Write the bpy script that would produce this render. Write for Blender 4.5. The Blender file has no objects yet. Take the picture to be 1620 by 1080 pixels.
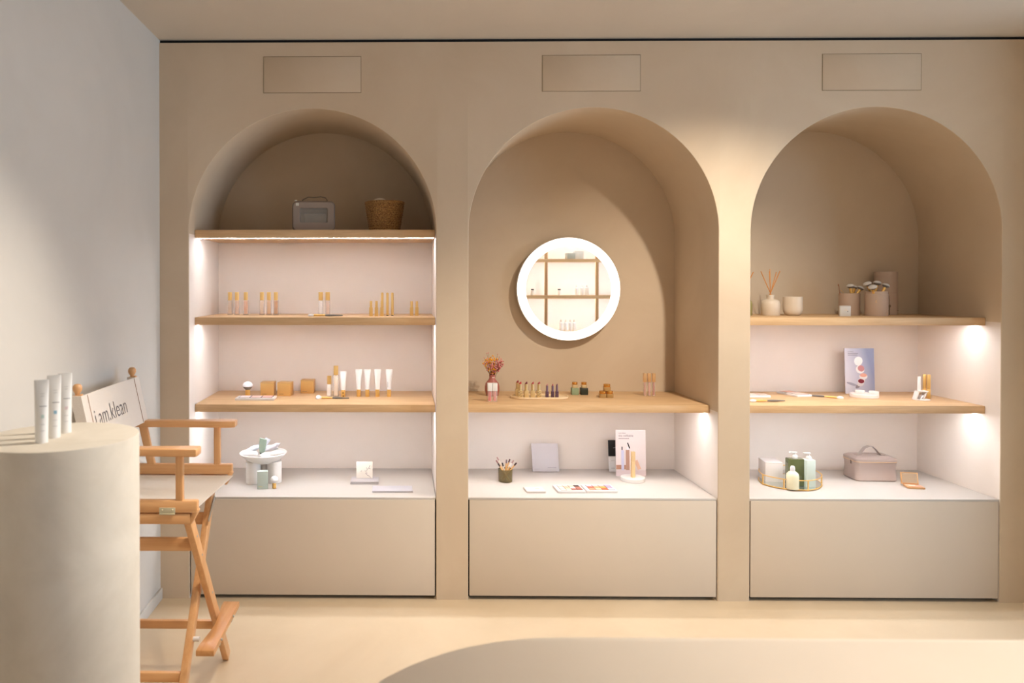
import bpy, bmesh, math, random
from mathutils import Vector, Matrix
random.seed(7)
R = math.radians
sc = bpy.context.scene
COL = sc.collection

# ------------------------------------------------------------------ camera, world, lights, exposure
F = 1182.0                      # focal length in pixels of the 1620 px wide frame
CY, CZ = -3.73, 1.577
cam_d = bpy.data.cameras.new('camera'); cam = bpy.data.objects.new('camera', cam_d); COL.objects.link(cam)
cam.location = (0, CY, CZ); cam.rotation_euler = (R(90 - 0.48), 0, R(0.73))
cam_d.sensor_width = 36; cam_d.lens = F / 1620 * 36
cam_d.shift_x = (810 - 623) / 1620; cam_d.shift_y = (460 - 540) / 1620
cam_d.dof.use_dof = True; cam_d.dof.focus_distance = 4.0; cam_d.dof.aperture_fstop = 3.2
cam_d.clip_start = 0.02
sc.camera = cam
vs = sc.view_settings
vs.view_transform = 'Standard'; vs.look = 'None'; vs.gamma = 1; vs.use_curve_mapping = False
vs.exposure = 0.24
w = bpy.data.worlds.new('daylight'); sc.world = w; w.use_nodes = True
w.node_tree.nodes['Background'].inputs[0].default_value = (0.62, 0.78, 1.0, 1)
w.node_tree.nodes['Background'].inputs[1].default_value = 1.0

def spot(name, loc, target, power, color, angle, blend, size):
    d = bpy.data.lights.new(name, 'SPOT'); o = bpy.data.objects.new(name, d); COL.objects.link(o)
    o.location = loc; o.rotation_euler = (Vector(target) - Vector(loc)).to_track_quat('-Z', 'Y').to_euler()
    d.energy = power; d.color = color; d.spot_size = R(angle); d.spot_blend = blend; d.shadow_soft_size = size
    return o
def area(name, loc, target, power, color, sx, sy):
    d = bpy.data.lights.new(name, 'AREA'); o = bpy.data.objects.new(name, d); COL.objects.link(o)
    d.shape = 'RECTANGLE'; d.size = sx; d.size_y = sy
    o.location = loc; o.rotation_euler = (Vector(target) - Vector(loc)).to_track_quat('-Z', 'Y').to_euler()
    d.energy = power; d.color = color
    return o
WARM = (1.0, 0.89, 0.76)
spot('wall_spotlight', (1.68, -1.15, 2.76), (1.35, 0.1, 0.40), 150, WARM, 94, 1.0, 0.025)
spot('podium_spotlight', (0.6, -1.35, 2.74), (-0.90, -1.75, 1.0), 165, (1.0, 0.91, 0.80), 56, 0.9, 0.03)
spot('table_spotlight', (1.3, -2.5, 2.74), (1.2, -2.55, 0.9), 118, (1.0, 0.90, 0.80), 80, 1.0, 0.04)
spot('floor_spotlight', (0.2, -1.5, 2.74), (0.35, -0.75, 0.0), 95, (1.0, 0.87, 0.70), 88, 1.0, 0.04)
spot('shelving_fill_spot', (2.0, -3.4, 2.74), (2.1, -4.7, 1.45), 42, (1.0, 0.90, 0.78), 80, 0.8, 0.03)  # unseen fill, added to brighten the board fronts shown in the mirror
area('window_daylight', (6.35, -2.6, 1.45), (0, -1.2, 1.4), 150, (0.56, 0.76, 1.0), 3.2, 2.3)
LED_STRENGTH = 48.0
LED_COLOR = (0.91, 0.96, 1.05)

# ------------------------------------------------------------------ pixel -> place helpers (points on real planes)
bpy.context.view_layer.update()
CR = cam.rotation_euler.to_matrix()
def ray(px, py): return CR @ Vector(((px - 623) / F, -(py - 460) / F, -1))
def onz(px, py, z):
    d = ray(px, py); t = (z - CZ) / d.z; return Vector((d.x * t, CY + d.y * t, z))
def ony(px, py, y):
    d = ray(px, py); t = (y - CY) / d.y; return Vector((d.x * t, y, CZ + d.z * t))
def X(px, y, py=500): return ony(px, py, y).x

# ------------------------------------------------------------------ materials
def lin(h):
    h = h.lstrip('#'); c = [int(h[i:i + 2], 16) / 255 for i in (0, 2, 4)]
    return tuple(x / 12.92 if x <= 0.04045 else ((x + 0.055) / 1.055) ** 2.4 for x in c) + (1,)
CACHE = {}
def mat(h, rough=0.5, metal=0.0, alpha=1.0, trans=0.0, emit=0.0, coat=0.0, ior=1.45):
    key = (h, rough, metal, alpha, trans, emit, coat)
    if key in CACHE: return CACHE[key]
    m = bpy.data.materials.new('finish'); m.use_nodes = True; nt = m.node_tree
    b = nt.nodes['Principled BSDF']
    b.inputs['Base Color'].default_value = lin(h); b.inputs['Roughness'].default_value = rough
    b.inputs['Metallic'].default_value = metal; b.inputs['Alpha'].default_value = alpha
    b.inputs['Transmission Weight'].default_value = trans; b.inputs['IOR'].default_value = ior
    b.inputs['Coat Weight'].default_value = coat
    if emit:
        b.inputs['Emission Color'].default_value = lin(h); b.inputs['Emission Strength'].default_value = emit
    elif not trans and alpha == 1 and metal < 0.5:
        n = nt.nodes.new('ShaderNodeTexNoise'); n.inputs['Scale'].default_value = 60
        tc = nt.nodes.new('ShaderNodeTexCoord'); nt.links.new(tc.outputs['Object'], n.inputs['Vector'])
        bp = nt.nodes.new('ShaderNodeBump'); bp.inputs['Strength'].default_value = 0.04; bp.inputs['Distance'].default_value = 0.002
        nt.links.new(n.outputs['Fac'], bp.inputs['Height']); nt.links.new(bp.outputs['Normal'], b.inputs['Normal'])
    CACHE[key] = m; return m
def plaster(name, c1, c2, rough=0.8, scale=1.6, bump=0.08, spec=0.3):
    m = bpy.data.materials.new(name); m.use_nodes = True; nt = m.node_tree; b = nt.nodes['Principled BSDF']
    tc = nt.nodes.new('ShaderNodeTexCoord')
    n1 = nt.nodes.new('ShaderNodeTexNoise'); n1.inputs['Scale'].default_value = scale; n1.inputs['Detail'].default_value = 8; n1.inputs['Roughness'].default_value = 0.6
    n1.inputs['Distortion'].default_value = 0.6
    n2 = nt.nodes.new('ShaderNodeTexNoise'); n2.inputs['Scale'].default_value = 45; n2.inputs['Detail'].default_value = 5
    r = nt.nodes.new('ShaderNodeValToRGB'); r.color_ramp.elements[0].position = 0.3; r.color_ramp.elements[1].position = 0.72
    r.color_ramp.elements[0].color = lin(c1); r.color_ramp.elements[1].color = lin(c2)
    bp = nt.nodes.new('ShaderNodeBump'); bp.inputs['Strength'].default_value = bump; bp.inputs['Distance'].default_value = 0.004
    L = nt.links.new
    L(tc.outputs['Object'], n1.inputs['Vector']); L(tc.outputs['Object'], n2.inputs['Vector'])
    L(n1.outputs['Fac'], r.inputs['Fac']); L(r.outputs['Color'], b.inputs['Base Color'])
    L(n2.outputs['Fac'], bp.inputs['Height']); L(bp.outputs['Normal'], b.inputs['Normal'])
    b.inputs['Roughness'].default_value = rough; b.inputs['Specular IOR Level'].default_value = spec
    return m
def wood(name, c1, c2, axis=0, rough=0.5, scale=1.0):
    m = bpy.data.materials.new(name); m.use_nodes = True; nt = m.node_tree; b = nt.nodes['Principled BSDF']; L = nt.links.new
    tc = nt.nodes.new('ShaderNodeTexCoord'); mp = nt.nodes.new('ShaderNodeMapping')
    s = [28 * scale] * 3; s[axis] = 1.6 * scale; mp.inputs['Scale'].default_value = s
    n = nt.nodes.new('ShaderNodeTexNoise'); n.inputs['Scale'].default_value = 1.6; n.inputs['Detail'].default_value = 7; n.inputs['Roughness'].default_value = 0.62; n.inputs['Distortion'].default_value = 0.5
    r = nt.nodes.new('ShaderNodeValToRGB'); r.color_ramp.elements[0].position = 0.32; r.color_ramp.elements[1].position = 0.68
    r.color_ramp.elements[0].color = lin(c1); r.color_ramp.elements[1].color = lin(c2)
    L(tc.outputs['Object'], mp.inputs['Vector']); L(mp.outputs['Vector'], n.inputs['Vector']); L(n.outputs['Fac'], r.inputs['Fac'])
    L(r.outputs['Color'], b.inputs['Base Color']); b.inputs['Roughness'].default_value = rough
    bp = nt.nodes.new('ShaderNodeBump'); bp.inputs['Strength'].default_value = 0.06; bp.inputs['Distance'].default_value = 0.002
    L(n.outputs['Fac'], bp.inputs['Height']); L(bp.outputs['Normal'], b.inputs['Normal'])
    return m
def weave(name, c1, c2, scale=140):
    m = bpy.data.materials.new(name); m.use_nodes = True; nt = m.node_tree; b = nt.nodes['Principled BSDF']; L = nt.links.new
    tc = nt.nodes.new('ShaderNodeTexCoord'); n = nt.nodes.new('ShaderNodeTexNoise'); n.inputs['Scale'].default_value = scale; n.inputs['Detail'].default_value = 4
    r = nt.nodes.new('ShaderNodeValToRGB'); r.color_ramp.elements[0].position = 0.35; r.color_ramp.elements[1].position = 0.65
    r.color_ramp.elements[0].color = lin(c1); r.color_ramp.elements[1].color = lin(c2)
    bp = nt.nodes.new('ShaderNodeBump'); bp.inputs['Strength'].default_value = 0.35; bp.inputs['Distance'].default_value = 0.003
    L(tc.outputs['Object'], n.inputs['Vector']); L(n.outputs['Fac'], r.inputs['Fac']); L(r.outputs['Color'], b.inputs['Base Color'])
    L(n.outputs['Fac'], bp.inputs['Height']); L(bp.outputs['Normal'], b.inputs['Normal']); b.inputs['Roughness'].default_value = 0.85
    return m

M_WALL = plaster('beige_microcement', '#C8B399', '#D2BFA6')
M_SIDEWALL = plaster('pale_grey_plaster', '#CAC4BB', '#D2CCC3')
M_CEIL = plaster('ceiling_plaster', '#D0C5B7', '#D6CCBE')
M_FLOOR = plaster('microcement_floor', '#CBB596', '#D9C5A8', rough=0.42, scale=1.3, bump=0.05, spec=0.4)
M_PANEL = plaster('beige_laminate', '#CFC0AE', '#D3C4B2', rough=0.55, bump=0.02)
M_NICHE_LOW = plaster('pale_lower_niche', '#E4D7CC', '#E9DDD2', rough=0.6, bump=0.02)  # paler tone for the niche faces below each split height
M_TOP = plaster('pale_laminate', '#C1B9B1', '#C5BDB6', rough=0.5, bump=0.02)
M_PODIUM = plaster('cream_limewash', '#D3C9B9', '#E1D8C9', rough=0.85, scale=6, bump=0.15)
M_TABLE = plaster('cream_table', '#E4D7C6', '#E8DCCC', rough=0.7, bump=0.03)
M_OAK = wood('oiled_oak', '#C19B70', '#DAB78C')
M_OAKZ = wood('oiled_oak_upright', '#A87E54', '#C39A6C', axis=2)
M_BEECH = wood('varnished_beech', '#D69D67', '#E1AD78', rough=0.35, scale=1.4)
M_BEECHY = wood('varnished_beech_cross', '#C58A52', '#D39B65', axis=1, rough=0.35, scale=1.4)
M_BEECHZ = wood('varnished_beech_upright', '#D69D67', '#E1AD78', axis=2, rough=0.35, scale=1.4)
M_PALEWOOD = wood('pale_wood', '#E2C49A', '#EBD2AE')
M_DARK = mat('#15110D', 0.8)
M_CANVAS = weave('beige_canvas', '#E4D8CB', '#E9DED2', 400)
M_GOLD = mat('#E6C07A', 0.3, 0.6)
M_GOLDS = mat('#EBBE70', 0.35, 0.55)
M_LED = mat('#FFFFFF', 0.5)
def led_mat():
    m = bpy.data.materials.new('led_light'); m.use_nodes = True; b = m.node_tree.nodes['Principled BSDF']
    b.inputs['Base Color'].default_value = (0.9, 0.9, 0.9, 1)
    b.inputs['Emission Color'].default_value = LED_COLOR + (1,); b.inputs['Emission Strength'].default_value = LED_STRENGTH
    return m
M_LED = led_mat()
M_RING = mat('#FFF6EC', 0.5, emit=1.25)
M_WHITE = mat('#E2DEDB', 0.4)
M_CLEAR = mat('#F4EEE8', 0.05, alpha=0.25)
M_STEEL = mat('#B9B9B4', 0.35, 0.9)

# ------------------------------------------------------------------ geometry helpers
I4 = Matrix.Identity(4)
def TR(x=0, y=0, z=0, rx=0, ry=0, rz=0, order='XYZ'):
    from mathutils import Euler
    return Matrix.Translation((x, y, z)) @ Euler((R(rx), R(ry), R(rz)), order).to_matrix().to_4x4()
def NB(): return bmesh.new()
def box(bm, c, s, M=I4, bev=0.0, seg=2):
    r = bmesh.ops.create_cube(bm, size=1.0); vs_ = r['verts']
    for v in vs_: v.co = Vector((c[0] + v.co.x * s[0], c[1] + v.co.y * s[1], c[2] + v.co.z * s[2]))
    if bev > 0:
        ed = list({e for v in vs_ for e in v.link_edges})
        r2 = bmesh.ops.bevel(bm, geom=ed, offset=min(bev, min(s) * 0.45), segments=seg, profile=0.5, affect='EDGES')
        vs_ = list({v for f in r2['faces'] for v in f.verts} | {v for v in vs_ if v.is_valid})
    if M is not I4:
        for v in vs_: v.co = M @ v.co
    return bm
def ring_loft(bm, rings, M=I4, cap0=True, cap1=True, close=False):
    vr = [[bm.verts.new(M @ Vector(p)) for p in ring] for ring in rings]
    n = len(vr[0]); k = len(vr)
    for i in range(k if close else k - 1):
        a, b = vr[i], vr[(i + 1) % k]
        for j in range(n):
            try: bm.faces.new((a[j], a[(j + 1) % n], b[(j + 1) % n], b[j]))
            except ValueError: pass
    if not close:
        if cap0: bm.faces.new(list(reversed(vr[0])))
        if cap1: bm.faces.new(vr[-1])
    return bm
def lathe(bm, prof, seg=24, M=I4, cap0=True, cap1=True):
    rings = [[(max(r, 1e-5) * math.cos(2 * math.pi * j / seg), max(r, 1e-5) * math.sin(2 * math.pi * j / seg), z) for j in range(seg)] for r, z in prof]
    return ring_loft(bm, rings, M, cap0, cap1)
def tube(bm, pts, r, seg=8, M=I4, closed=False, flat=1.0):
    pts = [Vector(p) for p in pts]; n = len(pts); rings = []
    rr = r if isinstance(r, (list, tuple)) else [r] * n
    up = Vector((0, 0, 1))
    for i, p in enumerate(pts):
        t = (pts[(i + 1) % n] - pts[i - 1]) if (closed or 0 < i < n - 1) else (pts[1] - pts[0] if i == 0 else pts[-1] - pts[-2])
        t.normalize()
        if abs(t.dot(up)) > 0.95: up = Vector((0, 1, 0)) if abs(t.y) < 0.9 else Vector((1, 0, 0))
        a = t.cross(up).normalized(); b = a.cross(t).normalized()
        rings.append([p + a * math.cos(2 * math.pi * j / seg) * rr[i] + b * math.sin(2 * math.pi * j / seg) * rr[i] * flat for j in range(seg)])
    return ring_loft(bm, rings, M, close=closed)
def prism(bm, pts, z0, z1, M=I4, bev=0.0):
    if bev > 0:
        c = Vector((sum(p[0] for p in pts) / len(pts), sum(p[1] for p in pts) / len(pts)))
        def sh(k):
            out = []
            for p in pts:
                v = Vector(p[:2]) - c; L = max(v.length, 1e-6); v *= (L - k) / L; out.append((c.x + v.x, c.y + v.y))
            return out
        lv = [(sh(bev), z0), (sh(bev * 0.3), z0 + bev * 0.3), (pts, z0 + bev), (pts, z1 - bev), (sh(bev * 0.3), z1 - bev * 0.3), (sh(bev), z1)]
    else: lv = [(pts, z0), (pts, z1)]
    return ring_loft(bm, [[(p[0], p[1], z) for p in ps] for ps, z in lv], M)
def rrect(w_, d_, r, n=5, cx=0, cy=0):
    out = []
    for sx, sy, a0 in ((1, 1, 0), (-1, 1, 90), (-1, -1, 180), (1, -1, 270)):
        for k in range(n + 1):
            a = R(a0 + 90 * k / n); out.append((cx + sx * (w_ / 2 - r) + r * math.cos(a), cy + sy * (d_ / 2 - r) + r * math.sin(a)))
    return out
def sphere(bm, c, s, M=I4, u=16, v=10):
    r = bmesh.ops.create_uvsphere(bm, u_segments=u, v_segments=v, radius=1.0)
    for q in r['verts']: q.co = M @ Vector((c[0] + q.co.x * s[0], c[1] + q.co.y * s[1], c[2] + q.co.z * s[2]))
    return bm
def txt(bm, s, size, M, ext=0.0003, sx=1.0, align='LEFT', off=0.0):
    cu = bpy.data.curves.new('t', 'FONT'); cu.body = s; cu.size = size; cu.extrude = ext; cu.align_x = align; cu.resolution_u = 4; cu.offset = off
    o = bpy.data.objects.new('t', cu); COL.objects.link(o); bpy.context.view_layer.update()
    me = bpy.data.meshes.new_from_object(o.evaluated_get(bpy.context.evaluated_depsgraph_get()))
    t = bmesh.new(); t.from_mesh(me)
    MM = M @ Matrix.Diagonal((sx, 1, 1, 1))
    for v in t.verts: v.co = MM @ v.co
    me2 = bpy.data.meshes.new('t'); t.to_mesh(me2); t.free(); bm.from_mesh(me2)
    bpy.data.objects.remove(o); bpy.data.curves.remove(cu); bpy.data.meshes.remove(me); bpy.data.meshes.remove(me2)
    return bm
FACE = TR(rx=90)                 # text / shapes drawn in xy stand up facing -y (towards the room)
def obj(name, bm, m, parent=None, angle=38, loc=None):
    bmesh.ops.recalc_face_normals(bm, faces=bm.faces)
    for f in bm.faces: f.smooth = True
    for e in bm.edges:
        e.smooth = len(e.link_faces) == 2 and e.calc_face_angle(0) < R(angle)
    me = bpy.data.meshes.new(name); bm.to_mesh(me); bm.free(); me.materials.append(m)
    o = bpy.data.objects.new(name, me); COL.objects.link(o)
    if parent is not None: o.parent = parent
    if loc is not None: o.location = loc
    return o
def tag(o, label, cat, group=None):
    o['label'] = label; o['category'] = cat
    if group: o['group'] = group
    return o
def thing(name, label, cat, loc=(0, 0, 0), rz=0.0, group=None):
    o = bpy.data.objects.new(name, None); COL.objects.link(o); o.empty_display_size = 0.05
    o.location = loc; o.rotation_euler = (0, 0, R(rz)); return tag(o, label, cat, group)
def struct(name, bm, m, label=None, **k):
    o = obj(name, bm, m, **k); o['kind'] = 'structure'
    if label: o['label'] = label
    return o

# ------------------------------------------------------------------ the setting
H = 2.80; DEP = 0.60
XL = X(253, 0); XR = 6.3; YF = -4.95
ARCH = []                        # (x0, x1, crown z)
for a, b, t in ((299.5, 690, 172), (741, 1136, 170), (1186.5, 1583, 169)):
    ARCH.append((X(a, 0, 700), X(b, 0, 700), ony((a + b) / 2, t, 0).z))
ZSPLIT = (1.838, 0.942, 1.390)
def arch_pts(x0, x1, zt, zs, n=64):
    r = (x1 - x0) / 2; c = (x0 + x1) / 2; zc = zt - r; zs = min(zs, zc - 0.002)
    return [(x0, 0.0), (x0, zs)] + [(c - r * math.cos(math.pi * k / n), zc + r * math.sin(math.pi * k / n)) for k in range(n + 1)] + [(x1, zs), (x1, 0.0)]
bm = NB()
E = 0.004; HT = H - 0.016
def grow(a, e): return (a[0] - e, a[1] + e, a[2] + e)
def quad(*ps): bm.faces.new([bm.verts.new((x, 0, z)) for x, z in ps])
xs_ = [XL]
for a in ARCH: g_ = grow(a, E); xs_ += [g_[0], g_[1]]
xs_.append(XR)
for k in range(0, len(xs_), 2): quad((xs_[k], 0), (xs_[k + 1], 0), (xs_[k + 1], HT), (xs_[k], HT))
for ai, a in enumerate(ARCH):
    zs = ZSPLIT[ai]; ps = arch_pts(*grow(a, E), zs)[2:-2]
    for p, q in zip(ps, ps[1:]): quad(p, q, (q[0], HT), (p[0], HT))
    lv = [(arch_pts(*grow(a, E * (1 - math.sin(R(an)))), zs), E * (1 - math.cos(R(an)))) for an in (0, 30, 60, 90)] + [(arch_pts(*a, zs), DEP)]
    rs = [[bm.verts.new((x, y, z)) for x, z in ps] for ps, y in lv]
    for r0, r1 in zip(rs, rs[1:]):
        for i in range(len(r0) - 1):
            fc = bm.faces.new((r0[i], r0[i + 1], r1[i + 1], r1[i]))
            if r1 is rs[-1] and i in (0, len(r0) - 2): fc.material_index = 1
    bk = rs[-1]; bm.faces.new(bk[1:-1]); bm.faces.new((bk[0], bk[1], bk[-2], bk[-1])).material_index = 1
bmesh.ops.remove_doubles(bm, verts=bm.verts, dist=1e-5)
struct('wall_back', bm, M_WALL, 'beige microcement wall with three arched niches', angle=30).data.materials.append(M_NICHE_LOW)
bm = NB(); box(bm, ((XL + XR) / 2, 0.062, H - 0.05), (XR - XL, 0.1, 0.1)); struct('trim_1', bm, M_DARK, 'dark shadow gap between back wall and ceiling')
bm = NB(); box(bm, (XL - 0.05, (YF + 0.6) / 2, H / 2), (0.1, 0.6 - YF, H)); struct('wall_left', bm, M_SIDEWALL, 'pale grey plaster side wall')
bm = NB(); box(bm, ((XL + XR) / 2, (YF + 0.11) / 2, H + 0.05), (XR - XL + 0.2, 0.11 - YF, 0.1)); struct('ceiling', bm, M_CEIL, 'plain beige ceiling')
bm = NB(); box(bm, ((XL + XR) / 2, (YF + DEP) / 2, -0.05), (XR - XL + 0.2, DEP - YF, 0.1)); struct('floor', bm, M_FLOOR, 'seamless sand coloured microcement floor')
bm = NB(); box(bm, ((XL + XR) / 2, YF - 0.05, H / 2), (XR - XL + 0.2, 0.1, H)); struct('wall_front', bm, M_WALL)
bm = NB(); box(bm, (3.5, -0.27, H / 2), (0.16, 0.54, H)); struct('shade_pier', bm, M_WALL)  # unseen pier added to keep window daylight off the wall's right end
bm = NB()                                                            # right wall around the shop window
box(bm, (XR + 0.05, -0.45, H / 2), (0.1, 1.05, H)); box(bm, (XR + 0.05, -4.6, H / 2), (0.1, 0.7, H))
box(bm, (XR + 0.05, -2.61, 0.12), (0.1, 3.3, 0.24)); box(bm, (XR + 0.05, -2.61, 2.72), (0.1, 3.3, 0.16)); struct('wall_right', bm, M_WALL)
bm = NB()
for yy in (-0.99, -2.61, -4.24): box(bm, (XR + 0.03, yy, 1.44), (0.05, 0.04, 2.4))
for zz in (0.26, 2.62): box(bm, (XR + 0.03, -2.61, zz), (0.05, 3.29, 0.04))
struct('window_1', bm, M_DARK)
bm = NB(); box(bm, (XL + 0.006, -2.4, 0.028), (0.012, 4.79, 0.056), bev=0.002); struct('baseboard_left', bm, M_SIDEWALL, 'low pale skirting along the side wall')

# ------------------------------------------------------------------ cabinets and shelves in the niches
ZT = onz(640, 789, 0).z * 0 + ony(640, 787, 0).z                      # bench top height
ORD = ('left', 'middle', 'right')
for i, (x0, x1, zt) in enumerate(ARCH):
    t = thing('drawer_cabinet', 'low beige drawer unit with pale top filling the base of the %s arch' % ORD[i], 'cabinet', ((x0 + x1) / 2, 0, 0), 0, 'drawer units under the arches')
    W = x1 - x0
    g = 0.0065
    bm = NB(); box(bm, (0, 0.012, (0.02 + ZT - 0.012) / 2), (W - 2 * g, 0.02, ZT - 0.012 - 0.02), bev=0.0012); obj('front_panel', bm, M_PANEL, t)
    bm = NB(); box(bm, (0, 0.303, ZT - 0.006), (W - 0.004, 0.592, 0.011), bev=0.001); obj('worktop', bm, M_TOP, t)
    bm = NB(); box(bm, (0, 0.32, (ZT - 0.02) / 2), (W - 0.004, 0.555, ZT - 0.022)); obj('carcass', bm, M_DARK, t)
Z1, Z2, Z3 = 1.858, 1.409, 0.961
def shelf(i, z, label, thick=0.039):
    x0, x1, zt = ARCH[i]
    r = (x1 - x0) / 2; zc = zt - r; zz = max(z, z)
    hw = r - 0.0015 if zz <= zc else math.sqrt(r * r - (zz - zc) ** 2) - 0.002
    c = (x0 + x1) / 2
    t = thing('oak_shelf', label, 'shelf', (c, 0.098, z), 0, 'oak shelves in the arches')
    bm = NB(); box(bm, (0, (DEP - 0.1) / 2, -thick / 2), (2 * hw, DEP - 0.102, thick), bev=0.0015); obj('board', bm, M_OAK, t)
    bm = NB(); box(bm, (0, 0.070, -thick - 0.0003), (2 * hw - 0.01, 0.018, 0.002)); obj('led_strip', bm, M_LED, t)
shelf(0, Z1, 'topmost oak shelf of the left arch, holding the woven basket')
shelf(0, Z2, 'oak shelf in the left arch holding foundation bottles and gold sticks')
shelf(0, Z3, 'oak shelf in the left arch holding gold boxes and white tubes')
shelf(1, Z3, 'oak shelf under the round lit mirror in the middle arch')
shelf(2, Z2, 'upper oak shelf of the right arch with reed diffuser and brush pots')
shelf(2, Z3, 'lower oak shelf of the right arch with the purple grey display card')

for (a, b, c, d), nm in zip(((416.5, 571.5, 89.5, 147), (857.5, 1013.5, 87, 144.5), (1300.5, 1457.5, 85, 143)), ORD):
    p0 = ony(a, c, 0); p1 = ony(b, d, 0); wdt = p1.x - p0.x; hgt = p0.z - p1.z
    t = thing('access_panel', 'flush rectangular hatch in the wall above the %s arch' % nm, 'access panel', ((p0.x + p1.x) / 2, 0, p1.z), 0, 'flush hatches above the arches')
    bm = NB(); box(bm, (0, -0.0003, hgt / 2), (wdt, 0.001, hgt)); obj('joint', bm, mat('#94826A', 0.9), t)
    bm = NB(); box(bm, (0, -0.001, hgt / 2), (wdt - 0.006, 0.0022, hgt - 0.006), bev=0.0008); obj('cover', bm, M_WALL, t)

# ------------------------------------------------------------------ round lit mirror
mc = ony(899.3, 457, 0.54); MR = 0.2935
t = thing('round_mirror', 'large round wall mirror with a glowing white rim in the middle arch', 'mirror', (mc.x, 0.6, mc.z))
MY = TR(rx=90)
bm = NB(); lathe(bm, [(MR - 0.03, 0.0), (MR - 0.03, 0.03), (MR, 0.03), (MR, 0.058), (MR - 0.004, 0.062), (0.243, 0.062), (0.243, 0.058), (0.2, 0.058)], 96, MY); obj('housing', bm, M_WHITE, t, angle=60)
bm = NB(); lathe(bm, [(0.2432, 0.0622), (MR - 0.001, 0.0622), (MR - 0.001, 0.064), (0.2432, 0.064)], 96, MY, cap0=False, cap1=False); obj('light_ring', bm, M_RING, t, angle=60)
bm = NB(); lathe(bm, [(0.243, 0.0585), (0.243, 0.0612)], 96, MY); obj('mirror_glass', bm, mat('#F2F2F0', 0.0, 1.0), t)

# ------------------------------------------------------------------ product builders
def text_band(bm, w_, n, z, dy, h=0.0012, M=I4):
    for k in range(n): box(bm, (0, dy, z - k * 0.006), (w_ * (1 - 0.25 * (k % 2)), 0.0006, h), M)
def bottle(loc, label, liquid, group, h=0.126, w_=0.0275, cap=0.044, capw=0.021, capm=None, square=True, glass=True):
    t = thing('makeup_bottle', label, 'bottle', loc, 0, group); hb = h - cap - 0.001
    pr = rrect(w_, w_, w_ * 0.18, 3) if square else rrect(w_, w_, w_ * 0.499, 6)
    bm = NB(); prism(bm, pr, 0, hb, bev=0.002); obj('glass_body' if glass else 'bottle_body', bm, M_CLEAR if glass else mat(liquid, 0.35), t)
    if glass:
        k = 0.70; pi = rrect(w_ * k, w_ * k, w_ * 0.16, 3)
        bm = NB(); prism(bm, pi, 0.006, hb - 0.003, bev=0.002); obj('liquid', bm, mat(liquid, 0.35), t)
    bm = NB(); prism(bm, rrect(capw, capw, capw * 0.3, 4), hb, h, bev=0.001); obj('cap', bm, capm or M_GOLD, t)
    return t
def squeeze_tube(loc, label, group, h=0.15, r=0.0115, top=0.019, body='#EFEDEA', capm=None, caph=0.04, print_=None, rz=0, cat='tube'):
    t = thing('squeeze_tube', label, cat, loc, rz, group)
    z0 = caph if capm else 0
    rings = []; n = 24; N = 9
    for i in range(N + 1):
        u = i / N; a = r + (top - r) * u ** 1.3; b = r * (1 - u) ** 0.75 + 0.0012; z = z0 + (h - z0 - 0.006) * u
        rings.append([(a * math.cos(2 * math.pi * j / n), b * math.sin(2 * math.pi * j / n), z) for j in range(n)])
    rings.append([(top * math.cos(2 * math.pi * j / n), 0.0012 * math.sin(2 * math.pi * j / n), h) for j in range(n)])
    bm = NB(); ring_loft(bm, rings); obj('tube_body', bm, mat(body, 0.4), t)
    if capm:
        bm = NB(); lathe(bm, [(r * 0.95, 0), (r, 0.001), (r, caph - 0.001), (r * 0.95, caph)], 24); obj('cap', bm, capm, t)
    if print_:
        bm = NB(); print_(bm, h, r); obj('printed_text', bm, mat('#4A4644', 0.6), t)
    return t
def makeup_brush(loc, rz, label, L=0.16, head=0.012, group=None, hc='#6F6863', tilt=0.0):
    t = thing('makeup_brush', label, 'brush', (loc[0], loc[1], loc[2]), rz, group)
    M = TR(z=0.0065, ry=90)                      # local: bristles at -x, handle to +x
    bm = NB(); lathe(bm, [(0.0035, 0.0), (0.0055, -0.03), (0.0052, -0.055), (0.0045, -0.06)][::-1] , 14, TR(z=0.0065, ry=90)); obj('ferrule', bm, M_GOLDS, t)
    bm = NB(); lathe(bm, [(0.0045, -0.06), (head * 0.62, -0.07), (head * 0.62, -0.08), (head * 0.45, -0.088), (0.0008, -0.0915)], 16, M @ Matrix.Diagonal((1, 1, 1, 1))); obj('bristles', bm, mat('#EFECEC', 0.9), t)
    bm = NB(); lathe(bm, [(0.004, 0.0), (0.0055, 0.02), (0.005, 0.045), (0.0028, 0.09), (0.0018, L - 0.065)], 14, M); obj('handle', bm, mat(hc, 0.4), t)
    return t
def kabuki(loc, label, hgt, hr, head1='#F0F0F2', head2='#8C8078'):
    t = thing('kabuki_brush', label, 'brush', loc)
    hh = hgt * 0.44; r = hr * 0.48
    bm = NB(); lathe(bm, [(r * 0.95, 0), (r, 0.001), (r, hh - 0.001), (r * 0.9, hh)], 24); obj('handle', bm, M_GOLDS, t)
    bm = NB(); lathe(bm, [(r * 0.9, hh), (hr * 0.8, hh + hgt * 0.13), (hr * 0.96, hh + hgt * 0.22)], 24, cap1=False); obj('dark_bristles', bm, mat(head2, 0.95), t)
    prof = [(hr * 0.96, hh + hgt * 0.22)] + [(hr * math.cos(R(a)), hh + hgt * 0.26 + hgt * 0.30 * math.sin(R(a))) for a in range(0, 91, 15)]
    bm = NB(); lathe(bm, prof, 28); obj('white_tips', bm, mat(head1, 0.95), t)
    return t
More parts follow.
